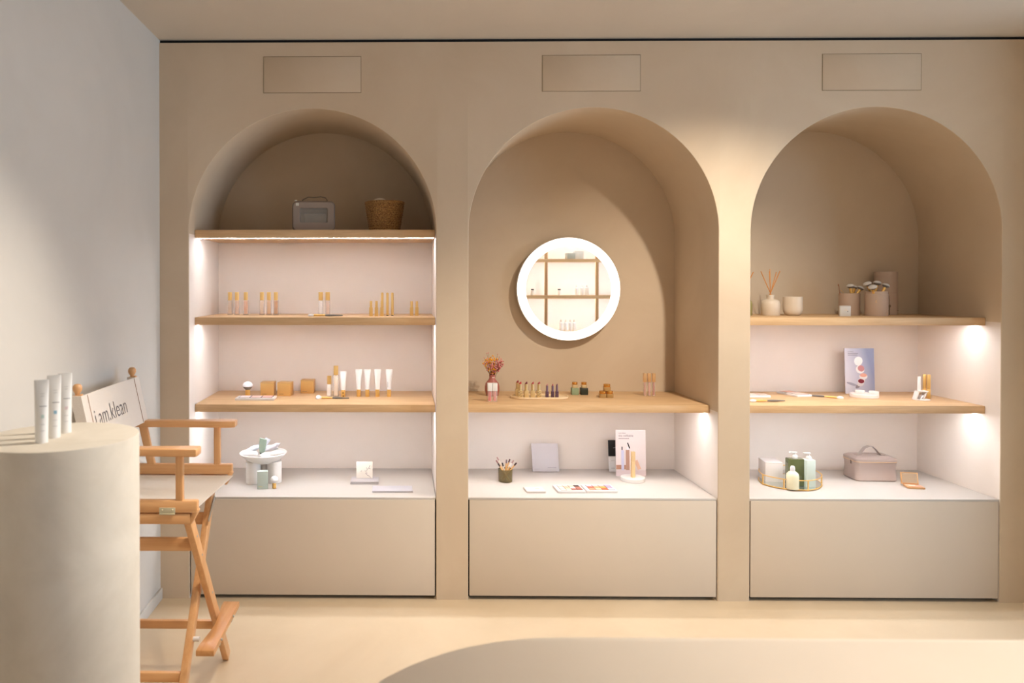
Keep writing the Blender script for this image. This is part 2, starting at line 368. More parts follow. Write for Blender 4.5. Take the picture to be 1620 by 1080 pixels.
def carton(loc, size, label, color, group=None, rz=0, rough=0.4, metal=0.0, name='carton', cat='box', printed=None, pm='#6A5A48'):
    t = thing(name, label, cat, loc, rz, group); w_, d_, h_ = size
    bm = NB(); box(bm, (0, 0, h_ / 2), (w_, d_, h_), bev=min(0.0015, h_ * 0.2)); obj('body', bm, mat(color, rough, metal) if isinstance(color, str) else color, t)
    bm = NB(); box(bm, (0, -d_ / 2 - 0.0001, h_ - 0.004 if h_ > 0.02 else h_ * 0.5), (w_ - 0.002, 0.0006, 0.0007)); obj('lid_seam', bm, mat('#8A8078', 0.7), t)
    if printed: 
        bm = NB(); box(bm, (-w_ * 0.2, -d_ / 2 - 0.0004, h_ * 0.15), (w_ * 0.35, 0.0006, 0.0016)); obj('printed_text', bm, mat(pm, 0.6), t)
    return t
def palette(loc, size, label, pans, cols, rows, rz=0, group=None, frame='#DCD6D2', marg=0.16, tilt=0):
    t = thing('makeup_palette', label, 'palette', loc, rz, group); w_, d_, h_ = size
    Mt = TR(ry=tilt)
    bm = NB(); box(bm, (0, 0, h_ / 2), (w_, d_, h_), Mt, bev=0.002); obj('case', bm, mat(frame, 0.4), t)
    ux0, ux1 = -w_ / 2 + w_ * marg, w_ / 2 - w_ * 0.06; uy = d_ * 0.82
    bm = NB(); box(bm, ((ux0 + ux1) / 2, 0, h_ + 0.0002), (ux1 - ux0, uy, 0.001), Mt); obj('pan_tray', bm, mat('#3A2E2A', 0.5), t)
    cw = (ux1 - ux0) / cols; ch = uy / rows
    for k, c in enumerate(pans):
        i, j = k % cols, k // cols
        bm = NB(); box(bm, (ux0 + (i + 0.5) * cw, uy / 2 - (j + 0.5) * ch, h_ + 0.0010), (cw * 0.88, ch * 0.86, 0.0016), Mt); obj('powder_pan', bm, mat(c, 0.7), t)
    return t

# ---- left arch, top shelf
g = ony(496, 355, 0.22); t = thing('toiletry_bag', 'grey toiletry bag with a clear window on the topmost shelf', 'bag', (g.x, 0.24, Z1), 4)
Wb, Hb, Db = 0.222, 0.158, 0.075
def rr_xz(w_, h_, r, cz, y, n=6): return [(x, y, z + cz) for x, z in rrect(w_, h_, r, n)]
bm = NB()
rings = [rr_xz(0.145, 0.075, 0.008, 0.084, -Db / 2 + 0.004), rr_xz(0.150, 0.080, 0.01, 0.084, -Db / 2), rr_xz(Wb - 0.012, Hb - 0.012, 0.022, Hb / 2, -Db / 2), rr_xz(Wb, Hb, 0.026, Hb / 2, -Db / 2 + 0.008), rr_xz(Wb, Hb, 0.026, Hb / 2, Db / 2 - 0.008), rr_xz(Wb - 0.012, Hb - 0.012, 0.022, Hb / 2, Db / 2), rr_xz(Wb - 0.06, Hb - 0.06, 0.02, Hb / 2, Db / 2 - 0.001)]
ring_loft(bm, rings, cap0=False); rings2 = [rr_xz(0.145, 0.075, 0.008, 0.084, -Db / 2 + 0.004), rr_xz(0.145, 0.075, 0.008, 0.084, Db / 2 - 0.006)]
ring_loft(bm, rings2, cap0=False); obj('body', bm, mat('#9A8A7E', 0.55), t)
bm = NB(); box(bm, (0, -Db / 2 + 0.0045, 0.084), (0.146, 0.0008, 0.076)); obj('clear_window', bm, mat('#CFC7BC', 0.08, alpha=0.22), t)
bm = NB(); tube(bm, [(Wb / 2 * c, 0, 0) for c in ()] or [(x, -Db / 2 + 0.012, z + Hb / 2) for x, z in rrect(Wb + 0.001, Hb + 0.001, 0.026, 6)], 0.0014, 6, closed=True); obj('zipper', bm, mat('#6E635B', 0.5), t)
bm = NB(); tube(bm, [(-0.065, 0, Hb - 0.002), (-0.058, 0, Hb + 0.012), (-0.03, 0, Hb + 0.026), (0.0, 0, Hb + 0.024), (0.035, 0, Hb + 0.028), (0.062, 0, Hb + 0.022), (0.07, 0, Hb + 0.01), (0.068, 0, Hb - 0.002)], 0.0028, 8); obj('handle', bm, mat('#6B5D50', 0.6), t)
bm = NB(); box(bm, (-0.085, -Db / 2 - 0.001, Hb - 0.017), (0.016, 0.002, 0.014)); box(bm, (-0.094, -Db / 2 + 0.006, Hb + 0.003), (0.012, 0.003, 0.006)); obj('label_tag', bm, mat('#D8D4C8', 0.5), t)
for nm, c, zz, ww, hh_ in (('wallet', '#857767', 0.070, 0.115, 0.05),):
    bm = NB(); box(bm, (0.005, 0.0, zz), (ww, 0.03, hh_), bev=0.006); obj('lining', bm, mat(c, 0.5), t)
M_BASKET = weave('seagrass', '#74512F', '#B78C54', 160)
bx_ = X(608.5, 0.27, 350); t = thing('woven_basket', 'round woven seagrass basket at the right end of the topmost shelf', 'basket', (bx_, 0.27, Z1))
bm = NB(); rings = []; rows = 13; seg = 44; Hk = 0.155
for i in range(rows * 4 + 1):
    u = i / (rows * 4); rb = 0.078 + 0.026 * u + 0.0042 * abs(math.sin(math.pi * u * rows))
    rings.append([((rb + 0.0022 * math.sin(j * 2.4 + (i // 4) * 2.1)) * math.cos(2 * math.pi * j / seg), (rb + 0.0022 * math.sin(j * 2.4 + (i // 4) * 2.1)) * math.sin(2 * math.pi * j / seg), u * Hk + 0.0012 * math.sin(j * 1.3 + (i // 4))) for j in range(seg)])
for i in range(8): 
    u = 1 - i / 7; rb = 0.072 + 0.026 * u
    rings.append([(rb * math.cos(2 * math.pi * j / seg), rb * math.sin(2 * math.pi * j / seg), max(0.008, u * Hk - 0.001)) for j in range(seg)])
ring_loft(bm, rings); obj('basket_body', bm, M_BASKET, t, angle=60)
bm = NB(); tube(bm, [(0.102 * math.cos(R(a)), 0.102 * math.sin(R(a)), Hk) for a in range(0, 360, 10)], 0.006, 8, closed=True); obj('rim', bm, M_BASKET, t)
for (dx, dy, s, lab) in ((-0.025, -0.01, 0.045, 'cream rolled cloth peeking over the rim of the woven basket'),):
    bm = NB(); sphere(bm, (0, 0, 0), (s * 0.95, s, s * 0.7)); tag(obj('rolled_cloth', bm, mat('#DDD3C4', 0.9), None, loc=(bx_ + dx, 0.27 + dy, Z1 + 0.150)), lab, 'cloth')

# ---- left arch, second shelf
FG = 'glass foundation bottles on the second shelf of the left arch'
for px, c, lab in ((364, '#D9B89B', 'pale beige foundation bottle with gold cap, nearest the left side of the arch'),
                   (375, '#D3A98A', 'rosy beige foundation bottle in the middle of the leftmost three'),
                   (389, '#D59466', 'peach foundation bottle standing apart at the right of the leftmost three'),
                   (414.5, '#D8B48F', 'pale sand foundation bottle, first of the second cluster of three'),
                   (425.5, '#D29A5C', 'golden tan foundation bottle, middle of the second cluster'),
                   (436.5, '#C07F3C', 'deepest caramel foundation bottle, right end of the second cluster')):
    bottle((X(px, 0.4), 0.4, Z2), lab, c, FG)
bottle((X(507.5, 0.42), 0.42, Z2), 'milky white primer bottle with gold cap behind the resting brush', '#EFE6E2', 'gold capped primer bottles', w_=0.026, capw=0.024, glass=True)
bottle((X(518.5, 0.42), 0.42, Z2), 'pink primer bottle with gold cap behind the resting brush', '#E8C4B2', 'gold capped primer bottles', w_=0.026, capw=0.024)
b0 = X(487, 0.2); makeup_brush((b0 + 0.0915, 0.2, Z2), 0, 'grey handled makeup brush lying in front of the two primer bottles', L=0.158, head=0.012)
GS = 'short gold lipstick cases on the second shelf of the left arch'
def gold_stick(loc, label, group, h=0.081, w_=0.0185):
    t = thing('lipstick_case', label, 'lipstick', loc, 0, group)
    bm = NB(); box(bm, (0, 0, h * 0.29), (w_, w_, h * 0.58), bev=0.0008); obj('base', bm, M_GOLD, t)
    bm = NB(); lathe(bm, [(w_ * 0.38, h * 0.58), (w_ * 0.38, h - 0.001), (w_ * 0.34, h)], 20); obj('cap', bm, M_GOLD, t)
def gold_pen(loc, label, group, h=0.125, r=0.0072, dark=True):
    t = thing('gold_pen', label, 'makeup pen', loc, 0, group)
    bm = NB(); lathe(bm, [(r, 0.004), (r, h * 0.6), (r * 0.94, h * 0.605), (r * 0.94, h - 0.002), (r * 0.7, h)], 20); obj('barrel', bm, M_GOLD, t)
    bm = NB(); lathe(bm, [(r * 0.8, 0), (r * 0.9, 0.004)], 20); obj('tip', bm, mat('#2B2119', 0.4) if dark else M_GOLD, t)
for px, lab in ((587, 'short gold lipstick case, first from the left before the tall gold pens'), (595.6, 'short gold lipstick case in the middle of the row of three'), (604.2, 'short gold lipstick case standing in front of a tall gold pen')):
    gold_stick((X(px, 0.25), 0.25, Z2), lab, GS)
for px, lab in ((651.2, 'short gold lipstick case, left one of the pair near the right side'), (659.4, 'short gold lipstick case, closest to the right side of the left arch')):
    gold_stick((X(px, 0.33), 0.33, Z2), lab, GS, h=0.078)
for px, y, lab in ((604.8, 0.36, 'tall gold pen standing behind the short lipstick case'), (613, 0.31, 'tall gold pen in the middle of the three on the second shelf'), (620.8, 0.31, 'tall gold pen, rightmost of the three on the second shelf')):
    gold_pen((X(px, y), y, Z2), lab, 'tall gold pens on the second shelf')

# ---- left arch, third shelf
g = onz(392, 626.5, Z3); kabuki(g, 'fluffy white and gold kabuki brush standing behind the flat palette', 0.082, 0.028)
g0 = onz(371.5, 633.5, Z3); g1 = onz(433, 633.5, Z3)
palette(((g0.x + g1.x) / 2, g0.y + 0.05, Z3), (g1.x - g0.x, 0.095, 0.013), 'long white palette with pink powders in front of the kabuki brush', ['#EBD3CC', '#EAC5B9', '#E3B4A6'], 3, 1, marg=0.08)
for px, py, lab, rz in ((422.5, 626.3, 'gold carton nearest the kabuki brush on the third shelf', 0), (450, 626.3, 'gold carton in the middle of the three, turned slightly', -5), (486, 622, 'gold carton set back at the right of the three', 0)):
    g = onz(px, py, Z3); carton((g.x, min(g.y, 0.517) + 0.037, Z3), (0.0745, 0.0745, 0.0745), lab, '#DDB06E', 'gold cartons on the third shelf', rz=rz, rough=0.38, metal=0.45, printed=True)
g = onz(521, 626, Z3); bottle((g.x, g.y, Z3), 'small white bottle with gold cap left of the tall serum bottle', '#F0E8E2', None, h=0.112, w_=0.026, cap=0.046, capw=0.023, glass=False)
g = onz(531, 628, Z3); bottle((g.x, g.y + 0.02, Z3), 'tallest clear glass serum bottle with a gold cap', '#E5CDB4', None, h=0.17, w_=0.033, cap=0.05, capw=0.025)
def vert_mark(bm, h, r): box(bm, (-r * 0.55, -r * 0.95, h * 0.45), (0.0012, 0.001, 0.03))
TG = 'white squeeze tubes with gold caps on the third shelf'
g = onz(543, 628, Z3); squeeze_tube((g.x, g.y, Z3), 'white squeeze tube on a gold cap beside the serum bottle', TG, h=0.142, capm=M_GOLDS, print_=None)
bm = NB(); box(bm, (0.0, -0.0119, 0.024), (0.004, 0.001, 0.012)); box(bm, (0.001, -0.0119, 0.008), (0.008, 0.001, 0.005)); obj('printed_mark', bm, mat('#2A1F18', 0.5), [o for o in COL.objects if o.name.startswith('squeeze_tube')][-1])
for px, lab in ((567.5, 'white squeeze tube on gold cap, first of the row of four'), (581.2, 'white squeeze tube on gold cap, second of the row of four'), (597.2, 'white squeeze tube on gold cap, third of the row of four'), (615.5, 'white squeeze tube with dark vertical text, last of the row of four')):
    g = onz(px, 627, Z3); squeeze_tube((g.x, g.y, Z3), lab, TG, h=0.15, capm=M_GOLDS, print_=vert_mark if px > 610 else None)
g = onz(502, 631, Z3); makeup_brush((g.x + 0.082, g.y, Z3), -3, 'round headed makeup brush lying before the serum bottles', L=0.155, head=0.024)

# ---- left arch, bench
g = onz(417, 760, ZT)
bw = Vector((X(416.7, 0.30, 740), 0.30, ZT))
t = thing('footed_bowl', 'white ceramic bowl on thick round legs on the left bench', 'bowl', bw)
rb = 0.127; zr = 0.158
bm = NB(); lathe(bm, [(0.0, zr - 0.058), (0.05, zr - 0.055), (0.09, zr - 0.038), (rb - 0.004, zr - 0.006), (rb, zr - 0.001), (rb - 0.002, zr + 0.002), (rb - 0.008, zr), (0.085, zr - 0.026), (0.045, zr - 0.042), (0.0, zr - 0.045)], 56, cap0=False, cap1=False); obj('basin', bm, mat('#F2EEEA', 0.45), t)
for dx, dy in ((-0.048, -0.035), (0.062, -0.012), (0.0, 0.06)):
    bm = NB(); lathe(bm, [(0.038, 0), (0.039, 0.002), (0.039, zr - 0.043)], 36, TR(dx, dy, 0)); obj('leg', bm, mat('#EFEAE5', 0.45), t)
def packet(loc, rot, size, color, label, group=None, name='sachet', cat='sachet'):
    bm = NB(); n = 7; rings = []
    for i in range(n):
        u = i / (n - 1) - 0.5; tk = size[2] * 1.45 * (0.2 + math.cos(math.pi * u) ** 0.7 * 0.8 if abs(u) < 0.49 else 0.15)
        rings.append([(size[0] * u, size[1] / 2 * math.cos(2 * math.pi * j / 16), tk / 2 * math.sin(2 * math.pi * j / 16) + 0.0015 * math.sin(i * 2 + j)) for j in range(16)])
    ring_loft(bm, rings)
    o = obj(name, bm, mat(color, 0.45), None, loc=loc); o.rotation_euler = [R(a) for a in rot]; tag(o, label, cat, group)
B = bw + Vector((0, 0, zr + 0.008))
SG = 'small white and grey tubes heaped in the bowl'
packet(B + Vector((-0.068, -0.03, -0.006)), (10, 4, 8), (0.085, 0.035, 0.022), '#F2EEEE', 'white sample tube at the front left of the bowl', SG)
packet(B + Vector((-0.05, 0.02, 0.012)), (0, -12, 25), (0.085, 0.03, 0.02), '#DCDFE8', 'bluish white sample tube at the back left of the bowl', SG)
packet(B + Vector((-0.005, 0.055, 0.026)), (20, -35, 60), (0.08, 0.034, 0.018), '#D5D8E2', 'pale grey sample tube behind the sage green tube', SG)
packet(B + Vector((0.045, 0.03, 0.014)), (0, -28, -20), (0.09, 0.036, 0.02), '#F0E9EE', 'pinkish white sample tube rising at the right of the bowl', SG)
packet(B + Vector((0.02, -0.045, -0.012)), (0, 0, 50), (0.075, 0.03, 0.02), '#F3F0EE', 'white sample tube at the front centre of the bowl', SG)
packet(B + Vector((0.072, -0.012, -0.008)), (0, 0, 35), (0.08, 0.03, 0.02), '#EDE6E2', 'cream sample tube lying near the right rim of the bowl', SG)
packet(B + Vector((0.03, 0.062, 0.004)), (0, 5, 10), (0.08, 0.03, 0.02), '#E9E6EA', 'white sample tube at the very back of the bowl', SG)
t = thing('sage_tube', 'sage green tube lying on top of the heap in the bowl', 'tube', B + Vector((0.0, -0.025, 0.030)))
M = TR(rx=28, ry=14, rz=-4) @ Matrix.Diagonal((1.05, 1, 1.25, 1))
bm = NB(); rings = [[(a * math.cos(2 * math.pi * j / 20), b * math.sin(2 * math.pi * j / 20), z) for j in range(20)] for a, b, z in ((0.013, 0.013, -0.03), (0.0165, 0.014, -0.022), (0.019, 0.011, 0.02), (0.019, 0.003, 0.042))]
ring_loft(bm, rings, M); obj('tube_body', bm, mat('#93A493', 0.45), t)
bm = NB(); lathe(bm, [(0.012, -0.038), (0.013, -0.031)], 20, M); obj('cap', bm, mat('#3F4A42', 0.4), t)
g = onz(414.5, 773.5, ZT); carton((g.x, g.y + 0.018, ZT), (0.055, 0.036, 0.092), 'sage green carton standing in front of the bowl', '#B9C3B8', rz=9, printed=True, pm='#D9C87E')
g = onz(434, 772, ZT); kabuki((g.x, g.y, ZT), 'tiny white kabuki brush on a gold handle beside the sage carton', 0.064, 0.0205, head1='#F1EEEC', head2='#EAE2DC')
g0 = onz(554, 766.3, ZT); g1 = onz(598.5, 766.3, ZT); cx = (g0.x + g1.x) / 2; wd = g1.x - g0.x
def slim(loc, size, label, group=None, rz=0, c='#B6B0B2'):
    return carton(loc, size, label, c, group, rz=rz, name='slim_case', cat='palette', rough=0.45)
slim((cx, g0.y + 0.055, ZT), (wd, 0.105, 0.0075), 'grey slim case at the bottom of the stack of two on the left bench', 'grey slim cases on the left bench')
slim((cx + 0.001, g0.y + 0.056, ZT + 0.0078), (wd, 0.105, 0.0075), 'grey slim case on top of the stack, under the marbled card', 'grey slim cases on the left bench')
t = thing('marbled_card', 'square cream card with dark cracks pattern standing on grey cases', 'card', (X(576.5, g0.y + 0.07, 750), g0.y + 0.07, ZT + 0.0156))
bm = NB(); box(bm, (0, 0, 0.0445), (0.0885, 0.005, 0.089), TR(rx=-8), bev=0.001); obj('card_body', bm, mat('#EFE6DA', 0.5), t)
bm = NB(); rnd = random.Random(3)
for p in ([(0.01, 0.058), (0.016, 0.048), (0.024, 0.055), (0.03, 0.07)], [(0.016, 0.048), (0.01, 0.038), (0.0, 0.04)], [(0.005, 0.03), (0.015, 0.018), (0.028, 0.012), (0.034, 0.003)], [(0.024, 0.055), (0.034, 0.05)], [(-0.015, 0.042), (-0.02, 0.036)], [(0.01, 0.033), (0.015, 0.026)]):
    tube(bm, [(x, -0.0031, z) for x, z in p], 0.0009, 5, TR(rx=-8))
obj('printed_pattern', bm, mat('#7A5F5A', 0.6), t)
g0 = onz(588.5, 779, ZT); g1 = onz(652.5, 778, ZT)
slim(((g0.x + g1.x) / 2, g0.y + 0.052, ZT), (g1.x - g0.x, 0.1, 0.009), 'single grey slim case lying at the front edge of the left bench', 'grey slim cases on the left bench', rz=1.5, c='#C0BCC2')

# ---- middle arch, shelf
g = onz(777.5, 624, Z3); vx, vy = g.x, g.y - 0.035
t = thing('bud_vase', 'dusty pink ceramic bud vase at the left of the middle arch shelf', 'vase', (vx, vy, Z3))
bm = NB(); lathe(bm, [(0.03, 0), (0.034, 0.003), (0.040, 0.03), (0.0405, 0.05), (0.036, 0.07), (0.022, 0.087), (0.0165, 0.095), (0.016, 0.112), (0.018, 0.116), (0.0165, 0.1165), (0.014, 0.112), (0.014, 0.09), (0.02, 0.085), (0.03, 0.06), (0.0, 0.01)], 40, cap1=False); obj('vase_body', bm, mat('#A9645A', 0.35), t)
bm = NB(); box(bm, (0.004, -0.0165, 0.102), (0.014, 0.0012, 0.004)); obj('maker_mark', bm, mat('#E3C7BE', 0.5), t)
t = thing('dried_flowers', 'bunch of dried yellow and pink flowers in the pink bud vase', 'flowers', (vx, vy, Z3 + 0.11))
rnd = random.Random(11); heads = {'y': [], 'p': [], 'd': []}; bs = NB()
for k in range(300):
    a = rnd.uniform(0, 2 * math.pi); rr = rnd.random() ** 0.6; x = rr * math.cos(a) * 0.060; y = rr * math.sin(a) * 0.045; z = 0.008 + rnd.random() ** 0.75 * (0.108 - rr * 0.03)
    x *= 0.22 + 0.78 * min(1, z / 0.065); y *= 0.22 + 0.78 * min(1, z / 0.065)
    p = (x + 0.006, y, z)
    kind = 'y' if (x < 0.012 and rnd.random() < 0.5) or (z > 0.085 and abs(x) < 0.03) else ('d' if rnd.random() < 0.22 else 'p')
    heads[kind].append((p, rnd.uniform(0.0026, 0.0050)))
    if k % 9 == 0: tube(bs, [(rnd.uniform(-0.008, 0.008), rnd.uniform(-0.006, 0.006), -0.06), (x * 0.2, y * 0.2, 0.0), (x * 0.7, y * 0.7, z * 0.55), p], 0.0007, 5)
for p in ((-0.03, 0.0, 0.125), (-0.022, 0.0, 0.127), (0.04, 0, 0.105), (0.062, 0, 0.066), (0.05, 0.01, 0.045), (0.03, 0, 0.12), (-0.045, 0, 0.1)):
    heads['p'].append((p, 0.0032)); tube(bs, [(0, 0, -0.05), (p[0] * 0.6, p[1], p[2] * 0.6), p], 0.0006, 5)
obj('stems', bs, mat('#6E4A35', 0.8), t)['kind'] = 'stuff'
for k_, c, lb in (('y', '#F0A92A', 'yellow blossoms'), ('p', '#D98680', 'pink blossoms'), ('d', '#A8483E', 'dark red blossoms')):
    bm = NB()
    for p, r in heads[k_]: bmesh.ops.create_icosphere(bm, subdivisions=1, radius=r, matrix=Matrix.Translation(p))
    o = obj('blossoms', bm, mat(c, 0.8), t, angle=80); o['kind'] = 'stuff'; o['label'] = lb
def lip_gloss(loc, label, c, group, h, w_, cap, capm, square=True):
    t = thing('lip_gloss', label, 'lip gloss', loc, 0, group); hb = h - cap
    bm = NB(); prism(bm, rrect(w_ * 0.94, w_ * 0.94, w_ * 0.12, 3), 0, hb, bev=0.001); obj('clear_body', bm, M_CLEAR, t)
    bm = NB(); prism(bm, rrect(w_ * 0.62, w_ * 0.62, w_ * 0.28, 4), 0.005, hb - 0.001); obj('gloss', bm, mat(c, 0.3), t)
    bm = NB(); prism(bm, rrect(w_, w_, w_ * 0.1, 3), hb, h, bev=0.0008); obj('cap', bm, capm, t)
for px, c, lab in ((774.8, '#CF2F1A', 'orange red lip gloss with square white cap in front of the vase'), (782.8, '#CC6A62', 'pink lip gloss with square white cap in front of the vase')):
    g = onz(px, 635, Z3); lip_gloss((g.x, g.y, Z3), lab, c, 'white capped lip glosses by the vase', 0.098, 0.0255, 0.041, mat('#E2DEDA', 0.35))
g0 = onz(807.5, 629, Z3); g1 = onz(899, 629, Z3); ty = 0.345; tx = (X(807.5, ty, 628) + X(899, ty, 628)) / 2; tw = X(899, ty, 628) - X(807.5, ty, 628)
t = thing('oval_tray', 'pale wooden tray with rounded ends under the lipsticks', 'tray', (tx, ty, Z3))
bm = NB(); po = rrect(tw, 0.145, 0.0724, 12); pi_ = rrect(tw - 0.012, 0.133, 0.0664, 12)
ring_loft(bm, [[(x * 0.985, y * 0.96, 0) for x, y in po], [(x, y, 0.003) for x, y in po], [(x, y, 0.012) for x, y in po], [(x, y, 0.012) for x, y in pi_], [(x, y, 0.007) for x, y in pi_]]); obj('tray_body', bm, M_PALEWOOD, t)
ZTR = Z3 + 0.0072
def lipstick(loc, label, group, c, base='#DABF8C', h=0.085, w_=0.0235, metal=0.6, marks=False, inner=None, open_=True):
    t = thing('lipstick', label, 'lipstick', loc, random.uniform(-6, 6), group); hb = h * 0.43
    mm = mat(base, 0.35, metal)
    bm = NB(); box(bm, (0, 0, hb / 2), (w_, w_, hb), bev=0.0008); obj('case', bm, mm, t)
    bm = NB(); lathe(bm, [(w_ * 0.36, hb), (w_ * 0.36, h * 0.84), (w_ * 0.33, h * 0.845)], 20); obj('inner_tube', bm, inner or mat('#D8C08E', 0.3, 0.7), t)
    n = 16; r = w_ * 0.29
    rings = [[(r * math.cos(2 * math.pi * j / n), r * math.sin(2 * math.pi * j / n), h * 0.845) for j in range(n)], [(r * math.cos(2 * math.pi * j / n), r * math.sin(2 * math.pi * j / n), h * (0.9 + 0.035 * math.cos(2 * math.pi * j / n))) for j in range(n)], [(r * 0.6 * math.cos(2 * math.pi * j / n) + r * 0.15, r * 0.6 * math.sin(2 * math.pi * j / n), h * (0.965 + 0.035 * math.cos(2 * math.pi * j / n))) for j in range(n)]]
    bm = NB(); ring_loft(bm, rings); obj('bullet', bm, mat(c, 0.4), t)
    if marks:
        bm = NB()
        for k, (dx, dz) in enumerate(((-0.3, 0.75), (0.1, 0.85), (0.25, 0.6), (-0.05, 0.5), (-0.2, 0.3), (0.2, 0.2))): box(bm, (dx * w_, -w_ / 2 - 0.0003, dz * hb), (0.0045, 0.0006, 0.0022))
        obj('printed_mark', bm, mat('#4A3524', 0.5), t)
LG = 'gold lipsticks standing open on the oval tray'
for px, y, c, mk, lab in ((818.6, 0.375, '#8E1620', False, 'gold lipstick with dark red bullet, half hidden at the left end of the tray'), (823, 0.32, '#B0141C', True, 'gold lipstick with bright red bullet, front left on the tray'), (832.6, 0.32, '#6E1A22', False, 'gold lipstick with deep wine bullet, plain gold case'), (842.8, 0.32, '#B04A48', False, 'gold lipstick with rosy bullet, third of the front row'), (852.6, 0.32, '#A03A40', True, 'gold lipstick with raspberry bullet and dark mark, nearest the purple ones')):
    lipstick((X(px, y, 620), y, ZTR), lab, LG, c, marks=mk)
for px, c, lab in ((865.4, '#B57A78', 'purple lipstick with nude tip, first of the three purple ones'), (874.2, '#B0605E', 'purple lipstick with rose tip, middle of the three purple ones'), (881, '#7A5060', 'slimmer purple lipstick, rightmost of the three purple ones')):
    lipstick((X(px, 0.32, 620), 0.32, ZTR), lab, 'purple lipsticks on the oval tray', c, base='#6D5368', metal=0.5, w_=0.016, h=0.074, inner=mat('#7D6678', 0.35, 0.5), marks=True)
def jar(loc, label, group, w_, h, body, lid=0.5, base_only=False, amber=False):
    t = thing('cosmetic_jar', label, 'jar', loc, 0, group)
    bm = NB(); prism(bm, rrect(w_, w_, w_ * 0.2, 4), 0, h * (1 - lid), bev=0.001); obj('glass_base', bm, mat(body, 0.2, 0.0, coat=0.5), t)
    bm = NB(); prism(bm, rrect(w_ * 0.97, w_ * 0.97, w_ * 0.46, 6), h * (1 - lid), h, bev=0.0012); obj('lid', bm, mat('#D79A4A', 0.25, 0.85), t)
g = onz(909.3, 623, Z3); yq = 0.47
for px, c, lab, lab2 in ((909.3, '#8FA080', 'sage green square carton, left of the dark green one', 'gold lidded jar standing on the sage green carton'), (923.7, '#2F352B', 'blackish green square carton right of the sage one', 'gold lidded jar standing on the blackish green carton')):
    xx = X(px, yq, 620)
    carton((xx, yq, Z3), (0.039, 0.039, 0.038), lab, c, 'green cartons with jars on top'); jar((xx, yq, Z3 + 0.0382), lab2, 'gold lidded jars on green cartons', 0.030, 0.032, '#C8AE82', lid=0.45)
for px, z, lab in ((953.2, 0, 'amber glass jar with gold lid, lower left of the little pyramid'), (964.2, 0, 'amber glass jar with gold lid, lower right of the little pyramid'), (960, 1, 'amber glass jar balanced on top of the little pyramid')):
    jar((X(px, 0.36, 625), 0.36, Z3 + z * 0.0372), lab, 'amber jars stacked in a pyramid', 0.0365, 0.037, '#A8824C', lid=0.42)
for px, c, lab in ((1017.3, '#C47E66', 'slim peach lip gloss with gold cap, left of three'), (1024.2, '#D08E7C', 'slim pink lip gloss with gold cap, middle of three'), (1031.2, '#B8604A', 'slim coral red lip gloss with gold cap, right of three')):
    g = onz(px, 625, Z3); lip_gloss((g.x, g.y - 0.03, Z3), lab, c, 'slim gold capped lip glosses at the right of the mirror shelf', 0.126, 0.0165, 0.048, mat('#E6BD8C', 0.3, 0.6))

# ---- middle arch, bench
g = onz(799.5, 764, ZT); py_ = g.y + 0.035
cup_x = X(799.5, py_, 755)
t = thing('pencil_cup', 'smoky olive glass cup full of makeup pencils on the middle bench', 'cup', (cup_x, py_, ZT))
bm = NB(); lathe(bm, [(0.033, 0), (0.0375, 0.003), (0.0385, 0.069), (0.0365, 0.069), (0.0355, 0.006), (0.0, 0.005)], 40); obj('cup_body', bm, mat('#6E5F3A', 0.1, alpha=0.62), t)
tips = ((786.5, 723, '#B58E86'), (785, 728, '#A87A74'), (788, 733, '#3A2A26'), (794.6, 732, '#3E302C'), (801.5, 727, '#7A6A70'), (806.6, 726, '#5A3A38'), (812.6, 728, '#C09A90'), (817, 732, '#3A2420'), (809, 733, '#EDE6DE'))
names = ('mauve tip leaning furthest up left', 'rosy tip at the left', 'near black tip at the far left', 'black tip crossing the middle', 'grey tip in the middle', 'brown tip, the tallest in the middle', 'beige tip at the right', 'black tip leaning furthest right', 'pale tip low on the right')
rnd = random.Random(5)
for k, ((tx_, ty_, c), nm) in enumerate(zip(tips, names)):
    a = (-0.002, 0.008, -0.021, -0.012, 0.003, 0.015, 0.021, -0.0165, -0.007)[k]; top = ony(tx_, ty_, py_ + a); rc = math.sqrt(0.029 ** 2 - a * a); bot = Vector((cup_x - max(-rc, min(rc, (top.x - cup_x) * 0.45)), py_ + a, ZT + 0.0075))
    dz = (top - bot); L = dz.length; q = dz.to_track_quat('Z', 'Y')
    t = thing('makeup_pencil', 'makeup pencil in the smoky cup with ' + nm, 'pencil', bot, 0, 'makeup pencils in the smoky glass cup'); t.rotation_mode = 'QUATERNION'; t.rotation_quaternion = q
    bm = NB(); lathe(bm, [(0.0036, 0), (0.0036, L - 0.018)], 10); obj('barrel', bm, mat('#D9A566' if k % 3 else '#E8DAC4', 0.4), t)
    bm = NB(); lathe(bm, [(0.0044, L - 0.018), (0.0044, L), (0.003, L + 0.001)], 10); obj('cap', bm, mat(c, 0.4), t)
g0 = onz(833, 780, ZT); g1 = onz(862.5, 779.5, ZT); carton(((g0.x + g1.x) / 2, g0.y + 0.045, ZT), (g1.x - g0.x, 0.09, 0.011), 'small flat white box with pink print beside the pencil cup', '#DDD2C8', rz=3)
bm = NB(); box(bm, (0.015, 0.0, 0.0115), (0.02, 0.012, 0.0006)); obj('printed_mark', bm, mat('#DDB6A8', 0.6), [o for o in COL.objects if o.name.startswith('carton')][-1])
g0 = onz(842.5, 746, ZT); g1 = onz(884.5, 746, ZT); wn = g1.x - g0.x
t = thing('grey_notebook', 'square mauve grey notebook leaning against the back of the middle bench', 'book', ((g0.x + g1.x) / 2, 0.525, ZT), 0)
ML = TR(z=0.001, rx=-18.5, rz=0)
bm = NB(); box(bm, (0, 0, 0.08), (wn, 0.009, 0.158), ML, bev=0.001); obj('cover', bm, mat('#C5BDBE', 0.5), t)
